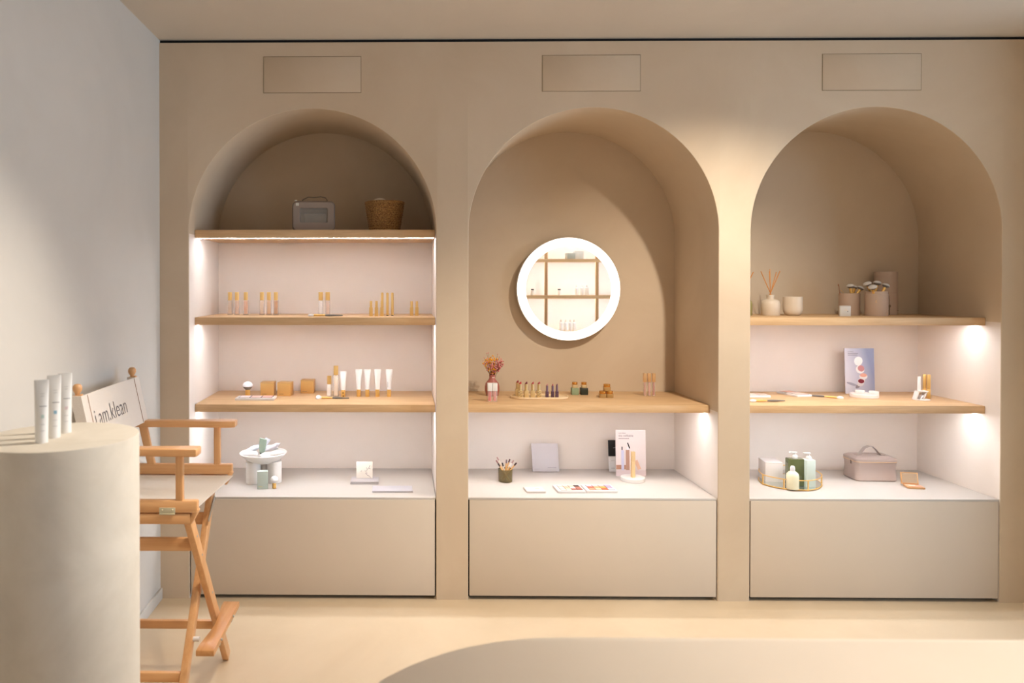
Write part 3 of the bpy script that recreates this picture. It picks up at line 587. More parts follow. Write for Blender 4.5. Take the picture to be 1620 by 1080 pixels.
bm = NB(); box(bm, (0.035, -0.0047, 0.022), (0.05, 0.0006, 0.0018), ML); box(bm, (-0.05, -0.0047, 0.014), (0.03, 0.0006, 0.0015), ML); obj('printed_text', bm, mat('#8E8688', 0.6), t)
bm = NB(); box(bm, (0, 0.0, 0.0012), (wn - 0.002, 0.006, 0.0006), ML); obj('pages', bm, mat('#EDE8E4', 0.7), t)
def book_pal(pa, pb, label, pans, tilt, dep=0.118):
    g0 = onz(pa[0], pa[1], ZT); g1 = onz(pb[0], pb[1], ZT); c = (g0 + g1) / 2
    palette((c.x, c.y + dep / 2, ZT), (g1.x - g0.x, dep, 0.012), label, pans, 4, 3, rz=2 if tilt else 3, group='white twelve pan palettes on the middle bench', marg=0.12)
book_pal((882.5, 780.3), (925.5, 779.6), 'white palette of nude and brown powders on the middle bench', ['#E9D2BE', '#EBC9B4', '#DDBBA6', '#4A3A36', '#E8D9C4', '#D9AE8E', '#EBDCCB', '#A86A5A', '#E5DCC6', '#EADBBE', '#A8685C', '#A2604E'], 0)
book_pal((928, 779.6), (976.5, 779.3), 'white palette of orange and lilac powders right of the nude one', ['#D9C0CC', '#E2C8C4', '#DDBFC0', '#B9A8BC', '#CE6A50', '#E2A878', '#E6A650', '#A894B2', '#E89A7A', '#EBC6A8', '#D9683F', '#DDE0EE'], 1)
def leaning(name, label, cat, x, y, z, rx=-10, rz=0): return thing(name, label, cat, (x, y, z), rz), TR(z=0.0005, rx=rx)
xs = X(978, 0.545, 744)
t, ML = leaning('white_brochure', 'white brochure standing behind the pink display card, under the black card', 'brochure', xs, 0.535, ZT, rx=-8)
bm = NB(); box(bm, (0, 0, 0.042), (0.11, 0.006, 0.084), ML, bev=0.0008); obj('cover', bm, mat('#E6E2DE', 0.5), t)
bm = NB(); box(bm, (-0.032, -0.0034, 0.020), (0.02, 0.0006, 0.0016), ML); box(bm, (-0.032, -0.0034, 0.062), (0.02, 0.0006, 0.001), ML); obj('printed_text', bm, mat('#8C8884', 0.6), t)
t, ML = leaning('black_card', 'black card standing on the white brochure behind the pink display card', 'card', xs, 0.55, ZT + 0.085, rx=-6)
bm = NB(); box(bm, (0, 0, 0.045), (0.108, 0.008, 0.09), ML, bev=0.0008); obj('card_body', bm, mat('#0C0B0B', 0.4), t)
bm = NB()
for k in range(4): box(bm, (-0.026 + k * 0.006, -0.0044, 0.047 + 0.001 * k), (0.002, 0.0006, 0.003), ML)
obj('printed_text', bm, mat('#D8D6D4', 0.6), t)
# pink display card
yb = 0.44; x0 = X(974.5, yb, 752); x1 = X(1022, yb, 752); wp = x1 - x0; hp = 0.254
t = thing('display_card', 'pale pink display card showing mascara tubes on the middle bench', 'display card', ((x0 + x1) / 2, yb, ZT), 0)
MP = TR(rx=-3)
bm = NB(); box(bm, (0, 0, hp / 2), (wp, 0.006, hp), MP, bev=0.0008); obj('card_body', bm, mat('#E9DAD6', 0.45), t)
def pr(pxx, pyy): return ((pxx - 998.3) / 47.5 * wp, (752 - pyy) / 72 * hp)
def pbox(nm, a, b, c, d, col, k=1, rot=0, bev=0):
    (xa, za), (xb, zb) = pr(a, b), pr(c, d)
    bm = NB(); M2 = MP @ TR((xa + xb) / 2, -0.0032 - 0.0002 * k, (za + zb) / 2, ry=rot); box(bm, (0, 0, 0), (abs(xb - xa), 0.0005, abs(zb - za)), M2); return obj(nm, bm, mat(col, 0.5), t)
bm = NB(); a_, z_ = pr(979, 685.5); txt(bm, 'i.am.klean', 0.0105, MP @ TR(a_, -0.0033, z_ , rx=90), 0.0002); a_, z_ = pr(979, 690.3); txt(bm, 'the refillable', 0.0165, MP @ TR(a_, -0.0033, z_, rx=90), 0.0002)
a_, z_ = pr(979, 694); 
for k in range(7): box(bm, (a_ + 0.004 + k * 0.0085, -0.0033, z_ + 0.003), (0.0062, 0.0004, 0.0045), MP)
obj('printed_text', bm, mat('#8E8082', 0.6), t)
pbox('printed_ground', 974.8, 742.5, 1021.5, 751.8, '#DFCBCA', 0.4)
pbox('printed_ground', 974.8, 734.5, 990, 741.5, '#B5856C', 0.8)
pbox('printed_tube', 983, 711.5, 987.4, 742.5, '#C9C6DD'); pbox('printed_tube', 983.6, 706, 985.2, 711.2, '#191416', 1.5)
pbox('printed_tube', 990.2, 711, 996, 742.5, '#B98F7C'); pbox('printed_tube', 992, 706.5, 995, 711, '#EDE6EA', 1.5); pbox('printed_wand', 994, 699.5, 995.8, 709, '#120E10', 2, rot=-20)
pbox('printed_tube', 1006, 727, 1011.5, 742, '#E3B79C', 1, rot=-22)
yd = 0.345; xd = X(1001, yd, 756)
t = thing('round_plinth', 'white marble disc in front of the pink display card', 'stand', (xd, yd, ZT))
bm = NB(); lathe(bm, [(0.0625, 0), (0.064, 0.0015), (0.064, 0.0185), (0.0625, 0.02)], 56); obj('disc', bm, mat('#DCD7D3', 0.35), t)
t = thing('gold_mascara', 'square gold mascara tube standing on the white disc', 'mascara', (X(1001.3, yd - 0.01, 745), yd - 0.01, ZT + 0.0202), 10)
bm = NB(); box(bm, (0, 0, 0.0425), (0.0185, 0.0185, 0.085), bev=0.001); obj('body', bm, mat('#EACB98', 0.4, 0.4), t)
bm = NB(); box(bm, (0, 0, 0.1125), (0.0185, 0.0185, 0.054), bev=0.001); obj('cap', bm, mat('#EACB98', 0.4, 0.4), t)

# ---- right arch, upper shelf
M_CER = mat('#D8C8B4', 0.45)
def diffuser(x, y, label, bodym, sticks, group, reed='#D28A44'):
    t = thing('reed_diffuser', label, 'diffuser', (x, y, Z2), 0, group)
    bm = NB(); lathe(bm, [(0.046, 0), (0.0475, 0.002), (0.048, 0.062), (0.044, 0.078), (0.034, 0.086), (0.02, 0.0885), (0.018, 0.09), (0.0185, 0.096), (0.021, 0.112), (0.019, 0.1125), (0.0155, 0.105), (0.0, 0.1)], 44); obj('bottle_body', bm, bodym, t)
    for p in sticks:
        v = Vector(p); bm = NB(); tube(bm, [(-v.x * 0.18, -v.y * 0.1, 0.1), v], 0.0022, 6); obj('reed', bm, mat(reed, 0.7), t)
yd2 = 0.38; sc_ = F / (yd2 + 3.73)
st = [((px - 1218.5) / sc_, dy, 0.112 + (466 - py) / sc_) for px, py, dy in ((1204.8, 429, 0.01), (1215.2, 429, -0.01), (1220.3, 425.5, 0.02), (1225.6, 430, -0.015), (1233.2, 428.5, 0.0), (1235.8, 429.5, 0.02))]
diffuser(X(1218.7, yd2), yd2, 'cream reed diffuser with six brown reeds on the upper right shelf', M_CER, st, 'reed diffusers on the upper right shelf')
x_h = X(1181.5, 0.42)
diffuser(x_h - 0.022, 0.42, 'olive reed diffuser mostly hidden by the left edge of the right arch', mat('#98925E', 0.3), [(0.055, 0, 0.235), (0.062, 0.01, 0.238), (0.02, 0.01, 0.25), (-0.03, 0, 0.24)], 'reed diffusers on the upper right shelf')
t = thing('candle_cup', 'cream ceramic candle cup right of the reed diffuser', 'candle', (X(1254, 0.36), 0.36, Z2))
bm = NB(); lathe(bm, [(0.026, 0), (0.034, 0.003), (0.043, 0.012), (0.0475, 0.026), (0.0485, 0.04), (0.0485, 0.102), (0.0465, 0.103), (0.0455, 0.1), (0.045, 0.088), (0.0, 0.088)], 48); obj('cup_body', bm, M_CER, t)
bm = NB(); lathe(bm, [(0.0449, 0.085), (0.0449, 0.089)], 40); obj('wax', bm, mat('#EFE6D6', 0.5), t)
M_POT = mat('#BAA290', 0.6)
def brush_head(bm, c, tilt, s=0.026): pass
def pot(x, y, r, h, label, inner=False):
    t = thing('brush_pot', label, 'pot', (x, y, Z2), 0, 'beige cylinder brush pots')
    pf = [(r - 0.001, 0), (r, 0.002), (r, h - 0.001), (r - 0.0015, h)]
    if inner: pf += [(r - 0.003, h), (r - 0.003, h + 0.014)]
    top = h + (0.014 if inner else 0)
    pf += [(r - 0.005, top), (r - 0.005, 0.01), (0, 0.01)]
    bm = NB(); lathe(bm, pf, 48); obj('pot_body', bm, M_POT, t)
    return t
ya = 0.42; p1 = X(1343.5, ya); pot(p1, ya, 0.0515, 0.121, 'beige brush pot behind the little white card, open at the top')
p2 = X(1386.5, 0.33); t = pot(p2, 0.33, 0.0550, 0.118, 'beige brush pot with gold emblem, full of fluffy grey brushes', inner=True)
bm = NB()
for a in range(0, 360, 40): box(bm, (-0.029 + 0.004 * math.cos(R(a)), -0.0470, 0.078 + 0.005 * math.sin(R(a))), (0.0022, 0.001, 0.0022))
obj('gold_emblem', bm, M_GOLDS, t)
bm = NB(); box(bm, (0.038, -0.0402, 0.028), (0.016, 0.001, 0.0016), TR(rz=0)); obj('printed_text', bm, mat('#8A7262', 0.7), t)
def fluffy(base, top, size, label, group, c1='#C8C2BC', c2='#857B74'):
    base = Vector(base); top = Vector(top); d = top - base; L = d.length
    t = thing('fluffy_brush', label, 'brush', base, 0, group); t.rotation_mode = 'QUATERNION'; t.rotation_quaternion = d.to_track_quat('Z', 'Y')
    s = size
    bm = NB(); lathe(bm, [(0.004, 0), (0.005, L * 0.45), (0.0055, L * 0.62)], 12); obj('handle', bm, mat('#5E5650', 0.4), t)
    bm = NB(); lathe(bm, [(0.006, L * 0.55), (0.0075, L - s * 1.0), (0.008, L - s * 0.9)], 14); obj('ferrule', bm, M_GOLDS, t)
    bm = NB(); lathe(bm, [(0.008, L - s * 0.92), (s * 0.60, L - s * 0.66), (s * 0.74, L - s * 0.55)], 18, cap1=False); obj('dark_bristles', bm, mat(c2, 0.95), t)
    bm = NB(); lathe(bm, [(s * 0.74, L - s * 0.55)] + [(s * 0.8 * math.cos(R(a)), L - s * 0.42 + s * 0.48 * math.sin(R(a))) for a in (0, 20, 45, 65, 80, 90)], 22); obj('pale_tips', bm, mat(c1, 0.95), t)
def P(px, py, y): return ony(px, py, y)
fluffy((p1 + 0.006, ya - 0.025, Z2 + 0.012), P(1345, 449.5, ya - 0.025), 0.024, 'flat headed grey brush leaning left in the pot with the white card', 'brushes in the pot with the white card')
fluffy((p1 + 0.0, ya + 0.032, Z2 + 0.012), P(1353.5, 452, ya + 0.032), 0.018, 'smaller grey brush in the middle of the pot with the white card', 'brushes in the pot with the white card')
fluffy((p1 - 0.025, ya + 0.002, Z2 + 0.012), P(1363.5, 453.5, ya + 0.002), 0.022, 'grey brush leaning right out of the pot with the white card', 'brushes in the pot with the white card')
fluffy((p2 + 0.02, 0.33, Z2 + 0.012), P(1371, 446, 0.34), 0.026, 'grey brush with rounded head, leftmost in the emblem pot', 'brushes in the emblem pot')
fluffy((p2 + 0.0, 0.32, Z2 + 0.012), P(1380, 451, 0.29), 0.027, 'wide grey brush at the front of the emblem pot', 'brushes in the emblem pot')
fluffy((p2 - 0.02, 0.35, Z2 + 0.012), P(1388.5, 444.5, 0.36), 0.026, 'tallest grey brush in the emblem pot', 'brushes in the emblem pot')
fluffy((p2 - 0.03, 0.33, Z2 + 0.012), P(1403, 449, 0.33), 0.024, 'pointed grey brush leaning right out of the emblem pot', 'brushes in the emblem pot')
t = thing('lip_brush', 'thin copper stick leaning in the left brush pot', 'brush', (p1 - 0.036, ya, Z2 + 0.012))
bm = NB(); tube(bm, [(0, 0, 0), P(1327, 452, ya) - Vector((p1 - 0.036, ya, Z2 + 0.012))], 0.0014, 8); obj('handle', bm, mat('#9A5A3A', 0.4, 0.5), t)
bm = NB(); q = P(1326.5, 451, ya) - Vector((p1 - 0.036, ya, Z2 + 0.012)); sphere(bm, q, (0.003, 0.003, 0.006)); obj('tip', bm, mat('#A8623E', 0.5), t)
t = thing('lash_curler', 'small golden curved wire in the left brush pot', 'lash curler', (p1 - 0.025, ya, Z2 + 0.06))
bm = NB(); q0 = P(1330.5, 459, ya) - Vector((p1 - 0.025, ya, Z2 + 0.06)); tube(bm, [(0.01, 0, -0.045), q0 + Vector((0.012, 0, -0.012)), q0 + Vector((0.004, 0, -0.004)), q0], 0.0013, 6); obj('wire', bm, M_GOLDS, t)
carton((X(1336.5, 0.27), 0.27, Z2), (0.057, 0.012, 0.056), 'little white card with gold dots in front of the left brush pot', '#C8C2BA', name='small_card', cat='card')
cc = [o for o in COL.objects if o.name.startswith('small_card')][-1]
bm = NB()
for dx, dz in ((0.0, 0.034), (0.004, 0.036), (0.008, 0.032), (-0.004, 0.033), (0.012, 0.03), (0.004, 0.031)): box(bm, (dx, -0.0063, dz), (0.002, 0.0006, 0.002))
obj('gold_dots', bm, M_GOLDS, cc)
bm = NB(); box(bm, (0.012, -0.0063, 0.026), (0.003, 0.0006, 0.005)); obj('dark_mark', bm, mat('#4A3A28', 0.5), cc)
for k, lab in ((0, 'beige cylinder box standing on the shelf behind the brush pots'), (1, 'beige cylinder box on top of the stack behind the brush pots')):
    rr_ = 0.0575; xx = X(1401, 0.515)
    t = thing('cylinder_box', lab, 'box', (xx, 0.515, Z2 + k * 0.1205), 0, 'stacked beige cylinder boxes')
    bm = NB(); lathe(bm, [(rr_ - 0.001, 0), (rr_, 0.001), (rr_, 0.09), (rr_ - 0.0006, 0.0905), (rr_, 0.091), (rr_, 0.119), (rr_ - 0.001, 0.12)], 48); obj('drum', bm, M_POT, t)
    if k == 0:
        bm = NB(); box(bm, (0.032, -0.0480, 0.024), (0.02, 0.001, 0.0016)); obj('printed_text', bm, mat('#6A5444', 0.7), t)
t = thing('cord_tassel', 'thin dark cord hanging between the emblem pot and the cylinder box', 'cord', (X(1406, 0.42), 0.42, Z2))
bm = NB(); tube(bm, [(-0.01, 0, 0.118), (0.0, 0, 0.105), (0.003, 0, 0.08), (0.002, 0, 0.06)], 0.0014, 6); sphere(bm, (0.004, 0, 0.05), (0.007, 0.005, 0.009)); tube(bm, [(0.004, 0, 0.045), (0.003, 0, 0.0015)], 0.003, 6); obj('cord', bm, mat('#7A6450', 0.8), t)

# ---- right arch, lower shelf
g = onz(1203, 629.5, Z3)
palette((X(1194, g.y + 0.03, 628), g.y + 0.055, Z3), (0.16, 0.085, 0.012), 'white palette cut off by the left edge of the right arch', ['#E9D3C9', '#EBCDBF', '#E6C0B0'], 3, 1, frame='#E6E2E0', group='white palettes on the lower right shelf', marg=0.06)
g = onz(1190, 631.5, Z3); makeup_brush((X(1201, g.y, 631) + 0.0, 0.215, Z3), 2, 'grey brush with gold ferrule lying before the cut off palette', L=0.16, head=0.013)
ga = onz(1231, 621.5, Z3); gb = onz(1265, 631, Z3); gc = onz(1289, 630, Z3)
ang = math.degrees(math.atan2(gb.y - ga.y, gb.x - ga.x))
palette(((ga.x + gc.x) / 2 + 0.004, (ga.y + gc.y) / 2 + 0.03, Z3), (0.165, 0.09, 0.012), 'white palette turned at an angle on the lower right shelf', ['#E3B09A', '#EBD0C4', '#E9C4B4'], 3, 1, rz=ang + 12, frame='#E6E2E0', group='white palettes on the lower right shelf', marg=0.06)
ga = onz(1331, 631, Z3); gb = onz(1299, 621.5, Z3)
makeup_brush((ga.x - 0.062, ga.y + 0.05, Z3), 180 - 38, 'grey brush lying alone with its white tip toward the display card', L=0.15, head=0.015)
yb = 0.52; x0 = X(1337.5, yb, 600); x1 = X(1384, yb, 600); wp = x1 - x0; hp = 0.256
t = thing('display_card', 'blue grey display card with tumbling white compacts on the right shelf', 'display card', ((x0 + x1) / 2, yb, Z3), 0)
MP = TR(rx=-3)
def grad_mat():
    m = bpy.data.materials.new('printed_backdrop'); m.use_nodes = True; nt = m.node_tree; b = nt.nodes['Principled BSDF']; L = nt.links.new
    tc = nt.nodes.new('ShaderNodeTexCoord'); sp = nt.nodes.new('ShaderNodeSeparateXYZ'); r = nt.nodes.new('ShaderNodeValToRGB')
    ma = nt.nodes.new('ShaderNodeMath'); ma.operation = 'MULTIPLY_ADD'; ma.inputs[1].default_value = 0.9
    mb = nt.nodes.new('ShaderNodeMath'); mb.operation = 'MULTIPLY'; mb.inputs[1].default_value = 0.35
    L(tc.outputs['Generated'], sp.inputs[0]); L(sp.outputs['Z'], mb.inputs[0]); L(sp.outputs['X'], ma.inputs[0]); L(mb.outputs[0], ma.inputs[2]); L(ma.outputs[0], r.inputs['Fac'])
    e = r.color_ramp.elements; e[0].position = 0.2; e[0].color = lin('#DCD7DE'); e[1].position = 1.1; e[1].color = lin('#8C94B4'); e.new(0.75).color = lin('#B2B3C8')
    L(r.outputs['Color'], b.inputs['Base Color']); b.inputs['Roughness'].default_value = 0.4; return m
bm = NB(); box(bm, (0, 0, hp / 2), (wp, 0.006, hp), MP, bev=0.0008); obj('card_body', bm, grad_mat(), t)
def pr2(pxx, pyy): return ((pxx - 1360.7) / 46.5 * wp, (621 - pyy) / 71 * hp)
def pell(nm, px, py, rx_, ry_, col, k, rot=0):
    x, z = pr2(px, py); s = wp / 46.5; M2 = MP @ TR(x, -0.003 - 0.0003 * k, z, ry=rot) @ TR(rx=90)
    bm = NB(); ring_loft(bm, [[(rx_ * s * math.cos(a * math.pi / 16), ry_ * s * math.sin(a * math.pi / 16), zz) for a in range(32)] for zz in (0, 0.0004)], M2); obj(nm, bm, mat(col, 0.5), t)
pell('printed_shadow', 1348, 606, 9, 2, '#A5A0AE', 0.4, 18); pell('printed_shadow', 1357.5, 609, 5, 2.6, '#8A7F86', 0.5, -40)
pell('printed_compact', 1361.5, 605.5, 5.5, 3.8, '#D9D2D2', 1, -20); pell('printed_compact', 1362.5, 601, 6, 4.5, '#EDE6E4', 1.6, -14); pell('printed_powder', 1362.3, 601.3, 5, 3.5, '#7E1F2E', 2.4, 6)
pell('printed_compact', 1366, 594, 6.5, 4.8, '#EDE6E4', 3, 0); pell('printed_powder', 1366, 592, 5.5, 3, '#E3A692', 3.8, 0)
pell('printed_compact', 1361, 583, 6.8, 6.4, '#EFEAEA', 4.4, 30); pell('printed_powder', 1362.5, 581.5, 5.3, 4.8, '#C98C90', 5.2, 30)
pell('printed_compact', 1358.5, 570, 6.6, 7.2, '#F3F0F0', 5, 20)
bm = NB(); a_, z_ = pr2(1342, 556); txt(bm, 'i.am.klean', 0.0085, MP @ TR(a_, -0.0033, z_, rx=90), 0.0002)
for k in range(2): box(bm, (a_ + 0.030 - k * 0.002, -0.0033, z_ - 0.007 - k * 0.009), (0.058 - k * 0.004, 0.0004, 0.0028), MP)
obj('printed_text', bm, mat('#77757F', 0.6), t)
yd = 0.40; xd = X(1367, yd, 622)
t = thing('round_plinth', 'white marble disc in front of the blue grey display card', 'stand', (xd, yd, Z3))
bm = NB(); lathe(bm, [(0.0685, 0), (0.07, 0.0015), (0.07, 0.0165), (0.0685, 0.018)], 56); obj('disc', bm, mat('#E8E0DA', 0.35), t)
for dx, dy, lab in ((-0.014, 0.015, 'small white round compact at the middle of the right marble disc'), (0.044, -0.016, 'small white round compact at the right edge of the marble disc')):
    t = thing('round_compact', lab, 'compact', (xd + dx, yd + dy, Z3 + 0.0182), 0, 'white round compacts on the marble disc')
    bm = NB(); lathe(bm, [(0.0225, 0), (0.024, 0.001), (0.024, 0.008)], 40); obj('base', bm, mat('#E9E2DC', 0.3), t)
    bm = NB(); lathe(bm, [(0.0242, 0.0085), (0.0242, 0.0145), (0.0225, 0.016)], 40); obj('lid', bm, mat('#F0EBE7', 0.3), t)
yd = 0.30; xs = X(1457.5, yd, 628)
t = thing('white_stand', 'white tent shaped holder near the right side of the lower shelf', 'holder', (xs, yd, Z3), 0)
bm = NB()
for (xa_, za_), (xb_, zb__) in (((-0.036, 0.005), (-0.022, 0.046)), ((-0.024, 0.046), (0.026, 0.046)), ((0.004, 0.006), (0.020, 0.044)), ((-0.012, 0.006), (0.000, 0.024))):
    dx_, dz_ = xb_ - xa_, zb__ - za_; L_ = math.hypot(dx_, dz_)
    box(bm, (0, 0, L_ / 2), (0.005, 0.034, L_ + 0.003), TR(xa_, 0, za_, ry=math.degrees(math.atan2(dx_, dz_))), bev=0.001)
obj('frame', bm, mat('#EFE8E6', 0.4), t)
bm = NB(); lathe(bm, [(0.040, 0), (0.041, 0.001), (0.041, 0.004), (0.04, 0.0045)], 40, TR() ); obj('base_disc', bm, mat('#EFE8E6', 0.4), t)
squeeze_tube((xs - 0.012, yd + 0.0, Z3 + 0.0502), 'slim white tube standing on the tent shaped holder', None, h=0.075, r=0.0085, top=0.0095, body='#EDE8E6')
for px, y, lab in ((1462.6, 0.352, 'tall gold mascara, left one beside the white holder'), (1469.2, 0.335, 'tall gold mascara, right one beside the white holder')):
    t = thing('gold_mascara', lab, 'mascara', (X(px, y, 610), y, Z3), 0, 'gold mascaras on the lower right shelf')
    r = 0.0085
    bm = NB(); lathe(bm, [(r * 0.9, 0), (r, 0.002), (r, 0.052), (r * 0.92, 0.053)], 20); obj('body', bm, M_GOLD, t)
    bm = NB(); lathe(bm, [(r * 0.92, 0.053), (r, 0.054), (r, 0.128), (r * 0.8, 0.131)], 20); obj('cap', bm, M_GOLD, t)

# ---- right arch, bench
tray_px = ((1201, 756), (1199.8, 760), (1206, 766.5), (1220, 770.5), (1240, 774.3), (1260, 776.3), (1279, 776.8), (1292, 775), (1300, 770.5), (1300.5, 766.5), (1295, 762), (1287, 758), (1276, 755), (1262, 752.6), (1246, 751), (1230, 750.5), (1214, 751.2), (1205, 753))
tp = [onz(a, b, ZT) for a, b in tray_px]; ctr = sum(tp, Vector()) / len(tp)
t = thing('mirrored_tray', 'gold railed mirror tray holding bottles on the right bench', 'tray', (ctr.x, ctr.y, ZT))
loc_ = [p - ctr for p in tp]
def smooth_loop(ps, k=3):
    for _ in range(k):
        q = []
        for i in range(len(ps)): a, b = ps[i], ps[(i + 1) % len(ps)]; q += [a * 0.75 + b * 0.25, a * 0.25 + b * 0.75]
        ps = q
    return ps
sl = smooth_loop(loc_, 2)
bm = NB(); prism(bm, [(p.x, p.y) for p in sl], 0.003, 0.007); obj('mirror_plate', bm, mat('#DDE3E0', 0.05, 0.9), t)
bm = NB(); tube(bm, [(p.x, p.y, 0.005) for p in sl], 0.0032, 8, closed=True); obj('lower_rail', bm, M_GOLDS, t)
bm = NB(); tube(bm, [(p.x, p.y, 0.054) for p in sl], 0.0026, 8, closed=True); obj('upper_rail', bm, M_GOLDS, t)
for k in (2, 4, 6, 9, 11, 14, 17):
    p = loc_[k] * 0.985; bm = NB(); box(bm, (p.x, p.y, 0.028), (0.006, 0.004, 0.055)); obj('post', bm, M_GOLDS, t)
ZB = ZT + 0.0072
yw = 0.29; xa, xb = X(1214.5, yw, 745), X(1241, yw, 745)
carton(((xa + xb) / 2, yw + 0.06, ZB), (xb - xa, 0.11, 0.105), 'large plain white box at the left end of the mirror tray', '#D5CDC7', rz=-7, name='white_box')
def pump(t, z, m=M_WHITE, s=1.0, yaw=180):
    Mz = TR(z=z, rz=yaw)
    bm = NB(); lathe(bm, [(0.013 * s, 0), (0.0135 * s, 0.001), (0.0135 * s, 0.011), (0.0105 * s, 0.016), (0.0045 * s, 0.018), (0.0042 * s, 0.028)], 24, Mz); obj('pump_collar', bm, m, t)
    bm = NB(); box(bm, (0.010 * s, 0, 0.0315), (0.038 * s, 0.012 * s, 0.007), Mz, bev=0.002); obj('pump_head', bm, m, t)
yg = 0.235; xg = X(1257.5, yg, 760)
t = thing('pump_bottle', 'olive green glass pump bottle with white pump on the mirror tray', 'bottle', (xg, yg, ZB), 0, 'pump bottles on the mirror tray')
bm = NB(); prism(bm, rrect(0.082, 0.055, 0.01, 5), 0, 0.142, bev=0.004); obj('glass_body', bm, mat('#5A6038', 0.08, alpha=0.9, coat=0.5), t); pump(t, 0.142)
yg2 = 0.225; xg2 = X(1276, yg2, 760)
t = thing('pump_bottle', 'pale mint square pump bottle with white pump on the mirror tray', 'bottle', (xg2 + 0.004, yg2 - 0.012, ZB), 0, 'pump bottles on the mirror tray')
bm = NB(); prism(bm, rrect(0.052, 0.05, 0.007, 5), 0, 0.142, bev=0.003); obj('glass_body', bm, mat('#C9D4CB', 0.3), t); pump(t, 0.142)
yl = 0.165; xl = X(1253.8, yl, 765)
t = thing('lotion_bottle', 'small rounded cream lotion bottle in front of the green one', 'bottle', (xl, yl, ZB), 0)
bm = NB(); lathe(bm, [(0.029, 0), (0.0305, 0.002), (0.0305, 0.065), (0.028, 0.078), (0.018, 0.088), (0.0115, 0.091)], 36); obj('bottle_body', bm, mat('#E9E2C2', 0.3), t)
bm = NB(); lathe(bm, [(0.0115, 0.091), (0.0118, 0.108), (0.009, 0.117), (0.0088, 0.1175)], 24); obj('cap', bm, mat('#D9D6D8', 0.3), t)
# vanity case
pA = onz(1338.5, 755, ZT); pBc = onz(1364, 762.5, ZT); pC = onz(1427, 761.5, ZT)
ux = (pC - pBc).normalized(); Lx = (pC - pBc).length; uy = Vector((-ux.y, ux.x, 0)); rzv = math.degrees(math.atan2(ux.y, ux.x)) - 6
Dy = 0.15; cxv = pBc + ux * Lx / 2 + uy * Dy / 2
t = thing('vanity_case', 'mauve beige leather vanity case with top handle on the right bench', 'bag', (cxv.x - 0.014, cxv.y + 0.002, ZT), rzv)
Hh = 0.125; Lw = Lx + 0.0
def vr(w_, d_, r, z, b=0.0):
    pts = rrect(w_, d_, r, 6); return [(x + 0.0, y + 0.0015 * math.sin(x * 60 + z * 40) * b, z + 0.001 * b * math.sin(x * 30)) for x, y in pts]
bm = NB(); ring_loft(bm, [vr(Lw - 0.014, Dy - 0.012, 0.02, 0), vr(Lw - 0.002, Dy - 0.002, 0.024, 0.006, 0.3), vr(Lw - 0.004, Dy - 0.006, 0.024, 0.03, 1), vr(Lw - 0.010, Dy - 0.010, 0.024, 0.06, 1.6), vr(Lw - 0.006, Dy - 0.006, 0.026, 0.09, 1), vr(Lw, Dy, 0.028, 0.103)]); obj('body', bm, mat('#AE9A90', 0.42, coat=0.15), t)
bm = NB(); ring_loft(bm, [vr(Lw, Dy, 0.028, 0.106), vr(Lw + 0.002, Dy + 0.002, 0.028, 0.112), vr(Lw, Dy, 0.028, 0.120), vr(Lw - 0.03, Dy - 0.03, 0.02, 0.128), vr(Lw - 0.09, Dy - 0.08, 0.012, 0.129)]); ob = obj('lid', bm, mat('#AA988F', 0.42, coat=0.15), t)
bm = NB(); tube(bm, [(x, y, 0.1045) for x, y in rrect(Lw + 0.001, Dy + 0.001, 0.028, 6)], 0.0016, 6, closed=True); obj('zipper', bm, mat('#D8B48C', 0.35, 0.6), t)
bm = NB(); box(bm, (0, 0, 0), (0.001, 0.001, 0.001)); bm.clear(); pts = [(-0.062 , 0, 0.1295), (-0.05, 0, 0.142), (-0.03, 0, 0.168), (-0.008, 0, 0.178), (0.012, 0, 0.176), (0.032, 0, 0.158), (0.046, 0, 0.138), (0.056, 0, 0.1295)]
ring_loft(bm, [[(x + nx * 0.0015, y0, z + nz * 0.0015) for nx, nz, y0 in ((-0.6, 0.8, -0.013), (-0.6, 0.8, 0.013), (0.6, -0.8, 0.013), (0.6, -0.8, -0.013))] for x, _, z in pts]); obj('handle', bm, mat('#A89C94', 0.45), t, angle=70)
bm = NB(); box(bm, (-0.066, 0, 0.1295), (0.026, 0.034, 0.003), bev=0.001); box(bm, (0.06, 0, 0.1295), (0.026, 0.034, 0.003), bev=0.001); obj('handle_patch', bm, mat('#A4958C', 0.5), t)
bm = NB(); box(bm, (-Lw / 2 - 0.001, -0.02, 0.095), (0.003, 0.008, 0.02), bev=0.001); obj('zipper_pull', bm, mat('#6A5A50', 0.4), t)
# gold compact
g = onz(1445, 771, ZT); t = thing('open_compact', 'gold rimmed compact lying open right of the vanity case', 'compact', (g.x, g.y + 0.012, ZT), -14)
M_CG = mat('#D9A877', 0.3, 0.5)
bm = NB(); box(bm, (0.006, -0.012, 0.005), (0.082, 0.06, 0.009), bev=0.002); obj('base', bm, M_CG, t)
bm = NB(); box(bm, (0.006, -0.012, 0.0098), (0.066, 0.044, 0.0008)); obj('powder', bm, mat('#D9A78C', 0.6), t); bm = NB(); box(bm, (-0.002, -0.008, 0.0103), (0.03, 0.016, 0.0008)); obj('powder_highlight', bm, mat('#EED9C6', 0.6), t)
ML = TR(-0.002, 0.02, 0.009, rx=-14)
bm = NB(); box(bm, (0, 0, 0.031), (0.082, 0.005, 0.062), ML, bev=0.0015); obj('lid', bm, M_CG, t)
bm = NB(); box(bm, (0, -0.0027, 0.032), (0.07, 0.0008, 0.05), ML); obj('lid_mirror', bm, mat('#F0DCCB', 0.05, 0.9), t)

